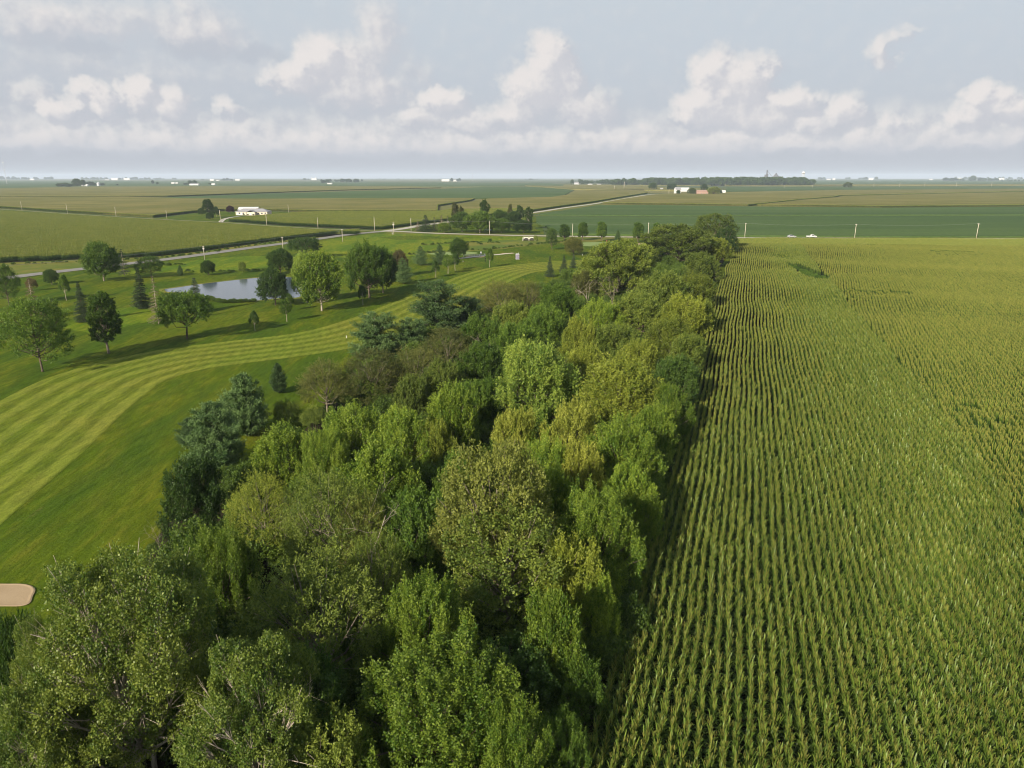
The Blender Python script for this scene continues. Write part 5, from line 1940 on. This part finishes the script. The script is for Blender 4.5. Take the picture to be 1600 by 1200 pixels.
for k, (u, vb, vt) in enumerate(((1365, 292, 285.4), (1405.5, 292, 285.2), (1444.5, 291.6, 285), (1494, 291.8, 284.6), (1549, 291.6, 284.4), (1225, 294.5, 289.5), (1269, 294, 289.5), (1045, 304, 295.5), (960, 296.5, 290), (975, 295.5, 284), (1133, 292, 286.5))):
    lb = ('first of the far poles right of the lone round tree', 'second of the far poles right of the lone round tree', 'third of the far poles right of the lone round tree', 'fourth of the far poles right of the lone round tree', 'last far pole near the right edge', 'far pole in front of the town trees, below the grain bin', 'far pole at the right end of the town trees',
          'far pole left of the white farmhouse group', 'short far pole in the tan corn', 'far pole against the left of the town trees', 'far pole right of the red brick building')[k]
    pole(u, vb, vt, lb, g4, 0, 0, 0, True)


# ------------------------------------------------------------------ houses and farm buildings
def shape_box(w, d, h):
    return MB().box(-w / 2, -d / 2, 0, w / 2, d / 2, h)


def gable(w, d, h, r, ov=.35, th=.18):
    """roof of two slopes, ridge along x"""
    mb = MB()
    for s in (-1, 1):
        y = s * (d / 2 + ov)
        e = h - ov * r / (d / 2)
        p = [(-w / 2 - ov, y, e), (w / 2 + ov, y, e), (w / 2 + ov, 0, h + r), (-w / 2 - ov, 0, h + r)]
        if s > 0:
            p = p[::-1]
        mb.quad(*p)
        mb.quad(*[(a, b, c + th) for a, b, c in p][::-1][::-1])
        q = [(a, b, c + th) for a, b, c in p]
        for i in range(4):
            mb.quad(p[i], p[(i + 1) % 4], q[(i + 1) % 4], q[i])
    return mb


def gable_walls(w, d, h, r):
    mb = MB()
    mb.side([(-d / 2, 0), (d / 2, 0), (d / 2, h), (0, h + r), (-d / 2, h)], -w / 2, w / 2)
    return mb


def hip(w, d, h, r, ov=.5):
    mb = MB()
    W, D = w / 2 + ov, d / 2 + ov
    k = max(W - D, .2)
    a = [(-W, -D, h), (W, -D, h), (W, D, h), (-W, D, h)]
    b = [(x, y, h + .2) for x, y, _ in a]
    r0, r1 = (-k, 0, h + r), (k, 0, h + r)
    mb.quad(b[0], b[1], r1, r0)
    mb.quad(b[1], b[2], r1)
    mb.quad(b[2], b[3], r0, r1)
    mb.quad(b[3], b[0], r0)
    for i in range(4):
        mb.quad(a[i], a[(i + 1) % 4], b[(i + 1) % 4], b[i])
    mb.quad(*a[::-1])
    return mb


def building(u, vb, wpx, vt, label, wall='white', roof='greyroof', d=None, rot=0.0, cat='building', name='farm_building', wins=0, doors=0, group=None, rise=.32, hips=False):
    """a gabled building whose front foot is seen at (u, vb), wpx pixels wide and as tall as row vt"""
    vt += max(0, 281.5 - vb) * .6
    vb = max(vb, 281.5)
    x, y, _ = at(u, vb)
    w = wpx * depth_of(x, y) / FPX
    Ht = max(2.5, height_at(y, vt))
    d = d or min(w * .7, 14)
    h = Ht * (1 - rise)
    r = Ht * rise
    o = thing(name, label, cat, (x, y + d / 2, 0.02), rot, group)
    (shape_box(w, d, h) if hips else gable_walls(w, d, h, r - .02)).obj('wall', M[wall], o)
    (hip if hips else gable)(w, d, h, r).obj('roof', M[roof], o)
    for i in range(wins):
        xx = -w / 2 + w * (i + .75) / (wins + .5)
        wn = MB().box(-.65, -.06, 0, .65, .06, 1.25).obj('window', M['white'], o, loc=(xx, -d / 2 - .02, h * .38))
        MB().box(-.55, -.04, .1, .55, .04, 1.15).obj('pane', M['glass'], wn, loc=(0, -.05, 0))
    for i in range(doors):
        MB().box(-1.6, -.06, 0, 1.6, .06, min(2.6, h * .8)).obj('door', M['metal'], o, loc=(-w / 4 + w / 2 * i / max(1, doors - 1) if doors > 1 else w * .2, -d / 2 - .03, 0))
    return o


# the white-roofed shed and the ranch house in the corn
x0, y0, _ = at(366, 336.2)
x1, _, _ = at(417, 336.2)
hw = x1 - x0
xs, ys, _ = at(384, 333.4)
o = thing('metal_shed', 'low white metal shed behind the farmhouse', 'shed', (xs - 1.5, ys + 14, 0.02), .12)
gable_walls(18, 12, 3.2, 2.0).obj('wall', M['white'], o)
gable(18, 12, 3.2, 2.05).obj('roof', M['white'], o)
MB().box(-2, -.05, 0, 2, .05, 3.2).obj('door', M['metal'], o, loc=(4, -6.05, 0))
o = thing('farmhouse', 'single-storey cream farmhouse with a wide grey hip roof standing in the corn', 'house', ((x0 + x1) / 2 + 1.0, y0 + 6, 0.02), -.04)
shape_box(hw * .98, 11, 2.9).obj('wall', M['cream'], o)
hip(hw * .98, 11, 2.9, 2.7).obj('roof', M['greyroof'], o)
wing = shape_box(7.5, 5, 2.85).obj('wing', M['cream'], o, loc=(1.0, -7.5, 0))
wr = gable(5.5, 7.5, 2.85, 1.6)
wr.v = [(b, -a, c) for a, b, c in wr.v]
wr.obj('wing_roof', M['greyroof'], wing, loc=(0, 0, 0))
for k, xx in enumerate((-11, -7.5, -4.4, 6.5, 9.6, 12.8)):
    if abs(xx) > hw * .47:
        continue
    f = MB().box(-.8, -.06, 0, .8, .06, 1.3).obj('window', M['white'], o, loc=(xx, -5.55, 1.0))
    MB().box(-.68, -.04, .12, .68, .04, 1.18).obj('pane', M['glass'], f, loc=(0, -.06, 0))
MB().box(-.5, -.05, 0, .5, .05, 2.1).obj('door', M['white'], o, loc=(1.0, -10.06, 0.1))
MB().box(-2.4, -.05, 0, 2.4, .05, 2.3).obj('garage_door', M['white'], o, loc=(-hw * .36, -5.56, 0.05))
MB().box(-.35, -.35, 0, .35, .35, 1.3).obj('chimney', M['brick'], o, loc=(3, 1.0, 4.6))
# parked things by the drive
MB().box(-1.2, -.5, 0, 1.2, .5, .7)


def car(x, y, rot, label, mat, pickup=False, cat='car'):
    o = thing('pickup_truck' if pickup else 'parked_car', label, cat, (x, y, .30), rot)
    L = 5.4 if pickup else 4.7
    body = MB()
    if pickup:
        body.side([(-L / 2, .45), (-L / 2, .98), (-.35, .98), (-.35, 1.0), (1.55, 1.02), (L / 2 - .1, .92), (L / 2, .72), (L / 2, .42)], -.95, .95)
    else:
        body.side([(-L / 2, .42), (-L / 2 + .02, .85), (-L / 2 + .5, .95), (1.1, .95), (L / 2 - .25, .78), (L / 2, .6), (L / 2, .38)], -.88, .88)
    body.v = [(b_, a_, c_) for a_, b_, c_ in body.v]
    body.obj('body', M[mat], o)
    cab = MB()
    prof = [(-.35, 1.0), (-.2, 1.72), (.95, 1.74), (1.6, 1.02)] if pickup else [(-1.75, .94), (-1.15, 1.42), (.25, 1.45), (1.1, .95)]
    cab.side(prof, -.80, .80)
    cab.v = [(b_, a_, c_) for a_, b_, c_ in cab.v]
    c = cab.obj('cabin', M[mat], o)
    for s in (-1, 1):
        w = MB()
        q = [(y_ * .86 + (.1 if pickup else -.05), 1.0 + (z_ - 1.0) * .82 + .04) for y_, z_ in prof]
        w.side(q, s * .80 if s > 0 else -.83, .83 if s > 0 else s * .80)
        w.v = [(b_, a_, c_) for a_, b_, c_ in w.v]
        w.obj('window', M['glass'], c)
    for fx_ in (-L * .30, L * .31):
        for s in (-1, 1):
            wh = MB().tube([(fx_, s * .72, .34), (fx_, s * .95, .34)], [.34, .34], 14)
            wo = wh.obj('wheel', M['black'], o)
            MB().tube([(fx_, s * .90, .34), (fx_, s * .96, .34)], [.19, .19], 10).obj('rim', M['steel'], wo)
    for s in (-1, 1):
        MB().box(L / 2 - .06, s * .62 - .16, .60, L / 2 + .02, s * .62 + .16, .74).obj('headlight', M['white'], o)
    return o


x, y, _ = at(1237, 371.9)
car(x, y + .4, .0, 'dark silver car on the gravel road, left of the white pickup', 'silver', False)
x, y, _ = at(1268, 372.0)
car(x, y + .4, .0, 'white pickup truck on the gravel road behind the cornfield', 'white', True, 'pickup')
x, y, _ = at(763, 361.5)
car(x, y, .3, 'pale blue grey car parked under the grove trees', 'bluegrey', False)

# portable toilet beside the far stripes
x, y, _ = at(808.5, 405.2)
o = thing('portable_toilet', 'lavender portable toilet with white roof beside the far end of the stripes', 'portable toilet', (x, y, .05), .3)
MB().box(-.62, -.62, .1, .62, .62, 2.05).obj('cabin', M['lavender'], o)
MB().box(-.72, -.72, 0, .72, .72, .1).obj('skid', M['metal'], o)
rf_ = MB().box(-.70, -.70, 2.05, .70, .70, 2.15).box(-.55, -.55, 2.15, .55, .55, 2.28).obj('roof', M['white'], o)
dr = MB().box(-.45, -.03, 0, .45, .03, 1.8).obj('door', M['lavender'], o, loc=(0, -.64, .18))
MB().box(-.05, -.03, 0, .05, .03, .14).obj('handle', M['metal'], dr, loc=(.33, -.05, .9))
MB().tube([(.5, .5, 2.1), (.5, .5, 2.75)], [.06, .06], 8).obj('vent_pipe', M['metal'], o)

# twin-arched culvert under the gravel road
x, y, _ = at(826.5, 376.2)
o = thing('road_culvert', 'pale concrete culvert with two dark arched openings under the gravel road', 'culvert', (x, y, 0.03), 0)
for s in (-1, 1):
    arch = []
    for t in np.linspace(0, math.pi, 13):
        arch.append((s * 1.55 + 1.38 * math.cos(t), .25 + 1.25 * math.sin(t)))
    m_ = MB()
    m_.side([(a, b) for a, b in arch], -.02, 2.0)
    m_.v = [(b_, a_, c_) for a_, b_, c_ in m_.v]
    m_.obj('opening', M['hole'], o)  # solid dark fill of the arch, its inner shade put into the colour
hd = MB()
outl = [(-3.5, .15), (3.5, .15), (3.5, 1.15), (2.6, 1.95), (-2.6, 1.95), (-3.5, 1.15)]
b0 = len(hd.v)
for s in (-1, 1):
    inner = [(s * 1.55 + 1.4 * math.cos(t), .25 + 1.3 * math.sin(t)) for t in np.linspace(0, math.pi, 13)]
    outer = [(s * 1.55 + 1.72 * math.cos(t), .25 + 1.72 * math.sin(t)) for t in np.linspace(0, math.pi, 13)]
    for i in range(12):
        p = [inner[i], inner[i + 1], outer[i + 1], outer[i]]
        hd.quad(*[(a, -.22, b) for a, b in p])
        hd.quad((inner[i][0], -.22, inner[i][1]), (inner[i][0], .6, inner[i][1]), (inner[i + 1][0], .6, inner[i + 1][1]), (inner[i + 1][0], -.22, inner[i + 1][1]))
        hd.quad((outer[i][0], -.22, outer[i][1]), (outer[i + 1][0], -.22, outer[i + 1][1]), (outer[i + 1][0], .6, outer[i + 1][1]), (outer[i][0], .6, outer[i][1]))
hd.box(-.15, -.22, .0, .15, .6, 1.9)
hd.box(-3.3, -.24, 1.75, 3.3, .6, 2.0)
hd.obj('headwall', M['concrete'], o)
for s in (-1, 1):
    MB().side([(-2.2, 0), (-.2, 0), (-.2, 1.7), (-2.2, .4)], s * 3.3 - .12, s * 3.3 + .12).obj('wing_wall', M['concrete'], o)

# low white rails and small markers near the green
x, y, _ = at(745, 400.8)
o = thing('white_fence', 'low white rail beside the cart path under the round tree', 'rail fence', (x, y, .06), math.radians(24))
for k in range(6):
    MB().box(-.08, -.08, 0, .08, .08, .95).obj('post', M['white'], o, loc=(-6 + 2.4 * k, 0, 0))
for z in (.45, .85):
    MB().box(-6.1, -.035, z, 6.1, .035, z + .10).obj('rail', M['white'], o)
x, y, _ = at(751.5, 399.2)
o = thing('tee_sign', 'white upright marker board at the end of the low rail', 'marker', (x, y, .06), .3)
MB().box(-.35, -.04, .5, .35, .04, 1.6).obj('board', M['white'], o)
MB().box(-.05, -.05, 0, .05, .05, .5).obj('post', M['white'], o)
for u, v, lb in ((723.5, 409.5, 'small white tee marker below the round dark tree'), (910, 399.2, 'small white tee marker right of the dense olive tree'), (541.5, 528.5, 'small white marker post at the lower edge of the stripes')):
    x, y, _ = at(u, v)
    o = thing('tee_marker', lb, 'marker', (x, y, .06))
    o.scale = (.5, .5, .55)
    MB().tube([(0, 0, 0), (0, 0, .75)], [.16, .12], 8).obj('post', M['white'], o)
    MB().lathe([(.0, .95), (.14, .90), (.2, .80), (.16, .74), (0, .72)][::-1], 10).obj('cap', M['white'], o)
x, y, _ = at(758.5, 409)
o = thing('ball_washer', 'dark post with a small box beside the lone slender tree', 'post', (x, y, .06))
MB().tube([(0, 0, 0), (0, 0, 1.1)], [.10, .09], 8).obj('post', M['black'], o)
MB().box(-.24, -.2, 1.05, .24, .2, 1.55).obj('box', M['black'], o)
# flagsticks on the greens
for u, v, lb in ((947, 383, 'flagstick on the far green right of the olive tree'), (705, 396, 'flagstick on the green behind the dark pines')):
    x, y, _ = at(u, v)
    o = thing('flagstick', lb, 'flag', (x, y, .07))
    MB().tube([(0, 0, 0), (0, 0, 2.3)], [.03, .025], 6).obj('stick', M['white'], o)
    MB().prism([(0, 0), (.5, .03), (.5, .06), (0, .03)], 1.85, 2.25).obj('flag', M['cloth'], o)
# sign and mailbox at the crossroads
x, y, _ = at(613, 367.6)
o = thing('mailbox', 'pale mailbox on a post beside the double-armed crossroads pole', 'mailbox', (x, y, .04), .4)
MB().box(-.06, -.06, 0, .06, .06, 1.05).obj('post', M['pole'], o)
MB().side([(-.3, 1.05), (.3, 1.05), (.3, 1.3), (.15, 1.45), (-.15, 1.45), (-.3, 1.3)], -.18, .18).obj('box', M['white'], o)

# ------------------------------------------------------------------ farmsteads and the town, far off
FB = 'white farm buildings across the fields'
building(1059, 303.2, 9, 292.5, 'tall white house with a grey roof left of the red brick wall', 'white', 'greyroof', rot=.25, name='farm_house', cat='house', wins=3)
building(1070, 299.5, 14, 293.2, 'long low white barn behind the tall white house', 'white', 'white', rot=.05, name='barn', cat='barn', doors=2)
building(1098, 304.6, 17, 297.2, 'long pinkish red brick building beside the yellow green round tree', 'brick', 'brick', rot=-.05, name='brick_building', wins=4, rise=.22)
building(1089, 303.8, 7, 298, 'small pinkish shed left of the brick building', 'brick', 'darkroof', name='shed', cat='shed', doors=1)
building(1131, 303, 5, 297.5, 'small white shed right of the yellow green round tree', 'white', 'white', name='shed', cat='shed', doors=1)
building(1118, 290.5, 9, 285.4, 'white house at the edge of the town trees', 'white', 'darkroof', name='house', cat='house', wins=2)
building(1034, 296.8, 4, 293.6, 'small white shed below the dark clump left of the barn', 'white', 'greyroof', name='shed', cat='shed', doors=1)
building(972, 286.6, 11, 281, 'large white building on the left side of the town', 'white', 'white', name='warehouse', cat='warehouse', doors=2)
building(990, 286.5, 7, 282, 'grey roofed building right of the large white one in town', 'white', 'greyroof', name='warehouse', cat='warehouse', doors=1)
building(902, 288.5, 9, 284.6, 'grey shed at the left end of the town', 'metal', 'greyroof', name='shed', cat='shed', doors=1)
building(922, 289.2, 7, 287.2, 'low white house in front of the left town trees', 'white', 'white', name='house', cat='house', wins=2)
building(936, 289, 6, 287, 'second low white house in front of the left town trees', 'white', 'greyroof', name='house', cat='house', wins=2)
building(1187, 284.5, 8, 277.4, 'pale square building rising over the town trees', 'white', 'white', name='warehouse', cat='warehouse', rise=.12)
for u, vb, w, vt, lb in ((50, 280.3, 7, 278.5, 'low white shed behind the left-edge tree line'), (132, 291.2, 9, 288, 'white house beside the dark farm trees on the left'), (179, 281, 10, 277.8, 'white shed in the far left farm group'), (198, 281.4, 9, 278.4, 'second white shed in the far left farm group'),
                         (167, 281.5, 6, 280, 'low white roof left of the far farm sheds'), (270, 287.2, 5, 284.8, 'small white building left of the dark domed trees'), (276, 287, 4, 285, 'smaller white building beside its twin'), (303, 289.8, 14, 286.6, 'long white shed under the dark domed trees'), (333, 289.5, 5, 286.6, 'white box-like shed right of a small dark tree'),
                         (331, 282.4, 6, 279.8, 'white farm building on the far horizon left of centre'), (371, 282.2, 7, 279.8, 'white farm building on the far horizon by dark trees'), (340, 282.4, 5, 281, 'low white building on the far horizon'), (491, 281, 7, 278.4, 'white farm building near two thin silos'), (515, 288, 8, 285.6, 'low white shed below the middle tree line'),
                         (696, 283.4, 12, 280.2, 'pale shed left of the dark clump at the mast'), (711, 283.4, 6, 281, 'small pale shed at the dark clump'), (1295, 279.6, 6, 277.8, 'white shed on the horizon right of the town'), (1303, 279.7, 4, 277.6, 'small white shed beside it on the horizon'),
                         (1361, 279.8, 7, 277, 'white farmhouse between trees on the right horizon'), (1500, 277.9, 7, 275.6, 'pale building on the right horizon'), (1520, 278, 5, 276, 'second pale building on the right horizon'), (1455, 281.2, 5, 279, 'pale shed beside the right horizon trees'), (1565, 278, 8, 276, 'pale building near the right edge of the horizon')):
    building(u, vb, w, vt, lb, 'white', random.choice(['white', 'greyroof', 'white']), name='farm_building', group=FB)


def bin_(u, vb, wpx, vt, label, mat='metal', name='grain_bin', cat='grain bin'):
    x, y, _ = at(u, vb)
    r = wpx / 2 * depth_of(x, y) / FPX
    H = height_at(y, vt)
    o = thing(name, label, cat, (x, y + r, 0.02))
    MB().lathe([(r, 0), (r, H * .66)], 20).obj('wall', M[mat], o, True)
    MB().lathe([(r * 1.03, H * .65), (r * .18, H * .93), (r * .18, H), (0, H)], 20).obj('roof', M[mat], o)
    return o


bin_(1213, 287, 10, 270.2, 'large domed steel grain bin over the town trees', 'grain')
for u, vb, w, vt, lb in ((153, 291, 5, 284, 'rounded pale grain bin right of the dark farm trees'), (487, 281, 2.4, 276.6, 'left one of two thin pale silos'), (493.5, 281, 2.4, 276.2, 'right one of two thin pale silos')):
    bin_(u, vb, w, vt, lb)
# grain elevator
x, y, _ = at(1197, 287)
q = depth_of(x, y) / FPX
o = thing('grain_elevator', 'tall grey grain elevator rising from the town', 'grain elevator', (x, y + 8, 0))
Ht = height_at(y, 265.5)
MB().lathe([(1.9 * q, 0), (1.9 * q, Ht * .66), (0, Ht * .66)], 14).obj('silo', M['grain'], o, loc=(-.9 * q, 0, 0))
MB().lathe([(1.7 * q, 0), (1.7 * q, Ht * .72), (0, Ht * .72)], 14).obj('silo', M['grain'], o, loc=(1.3 * q, .4 * q, 0))
MB().box(-.75 * q, -.75 * q, Ht * .6, .75 * q, .75 * q, Ht).obj('headhouse', M['grain'], o, loc=(.7 * q, 0, 0))
MB().tube([(0, 0, Ht * .95), (8 * q, 1 * q, Ht * .55)], [.22 * q, .22 * q], 6).obj('conveyor', M['grain'], o, loc=(.7 * q, 0, 0))
# water tower
x, y, _ = at(1253.5, 287.5)
q = depth_of(x, y) / FPX
Ht = height_at(y, 267.8)
o = thing('water_tower', 'white water tower standing behind the right end of the town trees', 'water tower', (x, y, 0))
MB().lathe([(0, Ht), (1.3 * q, Ht - .4 * q), (2.4 * q, Ht - 1.5 * q), (2.4 * q, Ht - 2.4 * q), (1.4 * q, Ht - 3.6 * q), (0, Ht - 4.0 * q)][::-1], 18).obj('tank', M['white'], o, True)
MB().lathe([(.34 * q, 0), (.34 * q, Ht - 3.7 * q)], 12).obj('column', M['white'], o)
for k in range(5):
    a = k * 2 * math.pi / 5
    MB().tube([(2.6 * q * math.cos(a), 2.6 * q * math.sin(a), 0), (2.1 * q * math.cos(a), 2.1 * q * math.sin(a), Ht - 2.5 * q)], [.12 * q, .12 * q], 6).obj('leg', M['white'], o)


def mast(u, vb, vt, label, wpx=.5):
    x, y, _ = at(u, vb)
    q = depth_of(x, y) / FPX
    H = height_at(y, vt)
    o = thing('radio_mast', label, 'mast', (x, y, 0))
    r = wpx * q / 2
    lat = MB()
    for k in range(3):
        a = k * 2 * math.pi / 3
        lat.tube([(1.6 * r * math.cos(a), 1.6 * r * math.sin(a), 0), (r * math.cos(a), r * math.sin(a), H)], [r * .28, r * .22], 4)
    n = 16
    for i in range(n):
        for k in range(3):
            a, b = k * 2 * math.pi / 3, (k + 1) * 2 * math.pi / 3
            z0, z1 = H * i / n, H * (i + 1) / n
            lat.tube([(1.3 * r * math.cos(a), 1.3 * r * math.sin(a), z0), (1.3 * r * math.cos(b), 1.3 * r * math.sin(b), z1)], [r * .14, r * .14], 3, False)
    lat.obj('lattice', M['metal'], o)
    return o, q, H


o, q, H = mast(11, 287.5, 252, 'tall lattice mast with antennas on the left horizon', .55)
for k, z in enumerate((.62, .94)):
    MB().box(-.9 * q, -.3 * q, H * z - .3 * q, .9 * q, .3 * q, H * z + .3 * q).obj('antenna', M['white'], o)
mast(738, 283, 265, 'thin faint mast on the horizon above the grove', .35)
mast(1208, 287, 270.6, 'slender spire behind the grain elevator', .35)

# far trees: single ones stand alone, the long town wood is one mass
FT = 'far trees round the farms on the horizon'
far_l = [(120, 292.5, 279.0, 14, 'largest dark tree beside the white house on the left'), (130, 292.5, 281, 10, 'dark tree right of the largest one on the left'), (96, 292.4, 286.6, 16, 'low dark clump at the left of the far left farm'), (108, 292.5, 287, 14, 'low dark tree beside the low clump'), (103, 292, 285.6, 10, 'dark dome over the low clump'), (141, 290.8, 284.2, 13, 'dark domed tree left of the rounded bin'), (148, 290.8, 285.6, 6, 'small dark tree between dome and bin'), (160, 290.5, 286, 6, 'small dark tree right of the rounded bin'),
         (239, 288, 282, 5, 'lone far tree, left of a pair'), (246, 288.6, 284.2, 4.5, 'lone far tree, right of a pair'), (297, 289, 282, 8, 'dark tree over the long white shed, left'), (304, 289, 282, 8, 'dark tree over the long white shed, right'), (290, 289, 285.6, 8, 'low dark tree left of the long white shed'), (328, 289, 285.6, 5, 'small dark tree left of the white box shed'),
         (183, 290, 287.6, 4, 'small far shrub in the blue green field'), (350, 282.4, 278.5, 4, 'dark tree on the horizon by the white farm'), (355, 282.4, 278, 5, 'second dark tree on the horizon by the white farm'), (362, 282.4, 279.6, 5, 'third dark tree on the horizon by the white farm'),
         (505, 286.5, 281.5, 7, 'dark tree in the middle line, left end'), (512, 286.5, 280.5, 7, 'dark tree in the middle line, second'), (535, 285.6, 279.4, 9, 'dark tree in the middle line, third'), (545, 285.6, 279.2, 10, 'dark tree in the middle line, fourth'), (556, 285.6, 280.4, 9, 'dark tree in the middle line, right end'), (476, 281.6, 278.6, 6, 'small dark tree left of the silos'),
         (706, 283.8, 278.2, 5, 'dark tree at the pale sheds below the mast'), (715, 283.8, 279.6, 5, 'dark tree right of the pale sheds'), (718, 283.8, 278.6, 4, 'dark spike of a tree by the mast'),
         (1325, 293.4, 284.6, 16, 'lone round olive tree far off on the right'), (1104, 304.2, 293.2, 4, 'thin tree hidden by the brick building'), (1115, 304.8, 292.5, 20, 'yellow green round tree right of the brick building'), (1081, 304.3, 293.4, 15, 'olive round tree between the white house and the brick building'), (1060, 304.3, 297, 8, 'small dark tree in front of the white house'), (1020, 297.3, 285.5, 14, 'dark tree left of the white house group'), (1046, 297.3, 287, 10, 'dark tree behind the white house group'), (1052, 297, 287, 12, 'dark tree over the long low barn'),
         (1100, 299, 288, 12, 'dark tree behind the brick building'), (1127, 303.6, 298.4, 4, 'small tree beside the small white shed'), (1353, 280, 276.6, 6, 'tree left of the white farmhouse on the right horizon'), (1369, 280, 276.4, 6, 'tree right of the white farmhouse on the right horizon'), (1478, 283, 277.4, 10, 'dark tree in the right horizon row, left'), (1489, 283, 278, 12, 'dark tree in the right horizon row, second'), (1520, 283, 274.8, 9, 'tallest dark tree in the right horizon row'), (1535, 283, 277.6, 14, 'dark tree in the right horizon row, fourth'), (1550, 283, 279, 12, 'dark tree in the right horizon row, fifth'),
         (894, 288.2, 281, 6, 'dark tree at the left end of the town'), (829, 281.5, 279, 8, 'faint tree on the horizon left of the town'), (1282, 279.4, 276.6, 4, 'small tree on the horizon right of the town')]
for k, (u, vb, vt, w, lb) in enumerate(far_l):
    mt = 'dark'
    if 'yellow green' in lb:
        mt = 'yellowgreen'
    elif 'olive' in lb:
        mt = 'olive'
    stand(('round1', 'mulb0', 'maple1')[k % 3], u, vb, vt, w, lb, mt, group=FT)

# the town's trees and the thin lines of trees along the horizon
rt = np.random.default_rng(9)
tv = []
for s in range(3):
    (_, V, F, T), mb = broadleaf(300 + s, 14, 6.0, .04, 14, .42, 22, 12, 1.1, .7, 1.4, .5, .6, .4, low=-.7)
    tv.append((V, F, np.zeros(len(F), int), T))


def tree_mass(name, label, spans):
    px, pz = [], []
    for u0, u1, vb, vt, n in spans:
        for _ in range(n):
            u = rt.uniform(u0, u1)
            vb = max(vb, 281.0)
            v = vb - abs(rt.normal(0, .5)) * (vb - 278) * .25
            x, y, _z = at(u, v)
            px.append((x, y, 0))
            pz.append(max(6.0, height_at(at(u, vb)[1], vt)) / 14 * rt.uniform(.55, 1.14))
    px, pz = np.array(px), np.array(pz)
    n = len(px)
    instancer(name, tv, [M['dark']], px, rt.uniform(0, 6.28, n), np.column_stack([pz * rt.uniform(.9, 1.25, n), pz * 1.1, pz]), rt.integers(0, 3, n), label)


tree_mass('town_woods', 'long dark mass of trees hiding the town on the horizon',
          [(905, 960, 288.6, 281.5, 34), (955, 1020, 290, 280, 70), (1015, 1110, 290.6, 279.0, 110), (1100, 1200, 290.8, 278.2, 130), (1190, 1262, 290.6, 278.0, 100), (1255, 1274, 290.2, 281.5, 16)])
tree_mass('horizon_woods', 'thin dark tree lines along the horizon',
          [(-60, 30, 280.6, 275.6, 40), (30, 46, 280.6, 277, 10), (52, 62, 279.4, 276.8, 8), (70, 82, 279.4, 276.4, 10), (128, 168, 280, 277, 26), (185, 192, 281, 278, 5), (195, 215, 280, 277, 16), (218, 256, 279.6, 277.6, 26), (268, 276, 279.5, 278, 5),
           (310, 326, 281.4, 279.8, 8), (345, 366, 281.8, 279.2, 10), (380, 392, 281, 279.8, 6), (473, 500, 281.4, 279.2, 12), (500, 566, 284.6, 280.2, 40), (580, 640, 280.4, 279.2, 22), (652, 690, 281.6, 280, 14), (820, 842, 281.2, 279.4, 10), (1480, 1560, 283.2, 278.6, 40), (1560, 1640, 284, 281, 30), (1276, 1292, 279.2, 277, 8), (1318, 1330, 279, 277, 4), (1340, 1372, 280, 277.6, 10), (1490, 1600, 277.8, 276.3, 22)])

# ------------------------------------------------------------------ the air
hz = MB().box(-24000, -24000, -1.0, 24000, 24000, 125.0)
hm, nt, out = material('summer_haze')
pv = nt.n('ShaderNodeVolumePrincipled')
pv.inputs['Color'].default_value = (0.72, 0.84, 1.0, 1)
pv.inputs['Density'].default_value = 0.000068
pv.inputs['Anisotropy'].default_value = 0.0
pv.inputs['Density Attribute'].default_value = ''
nt.l(pv.outputs[0], out.inputs['Volume'])
tag(hz.obj('haze', hm), 'thin summer haze lying over the whole plain', None, None, 'stuff')
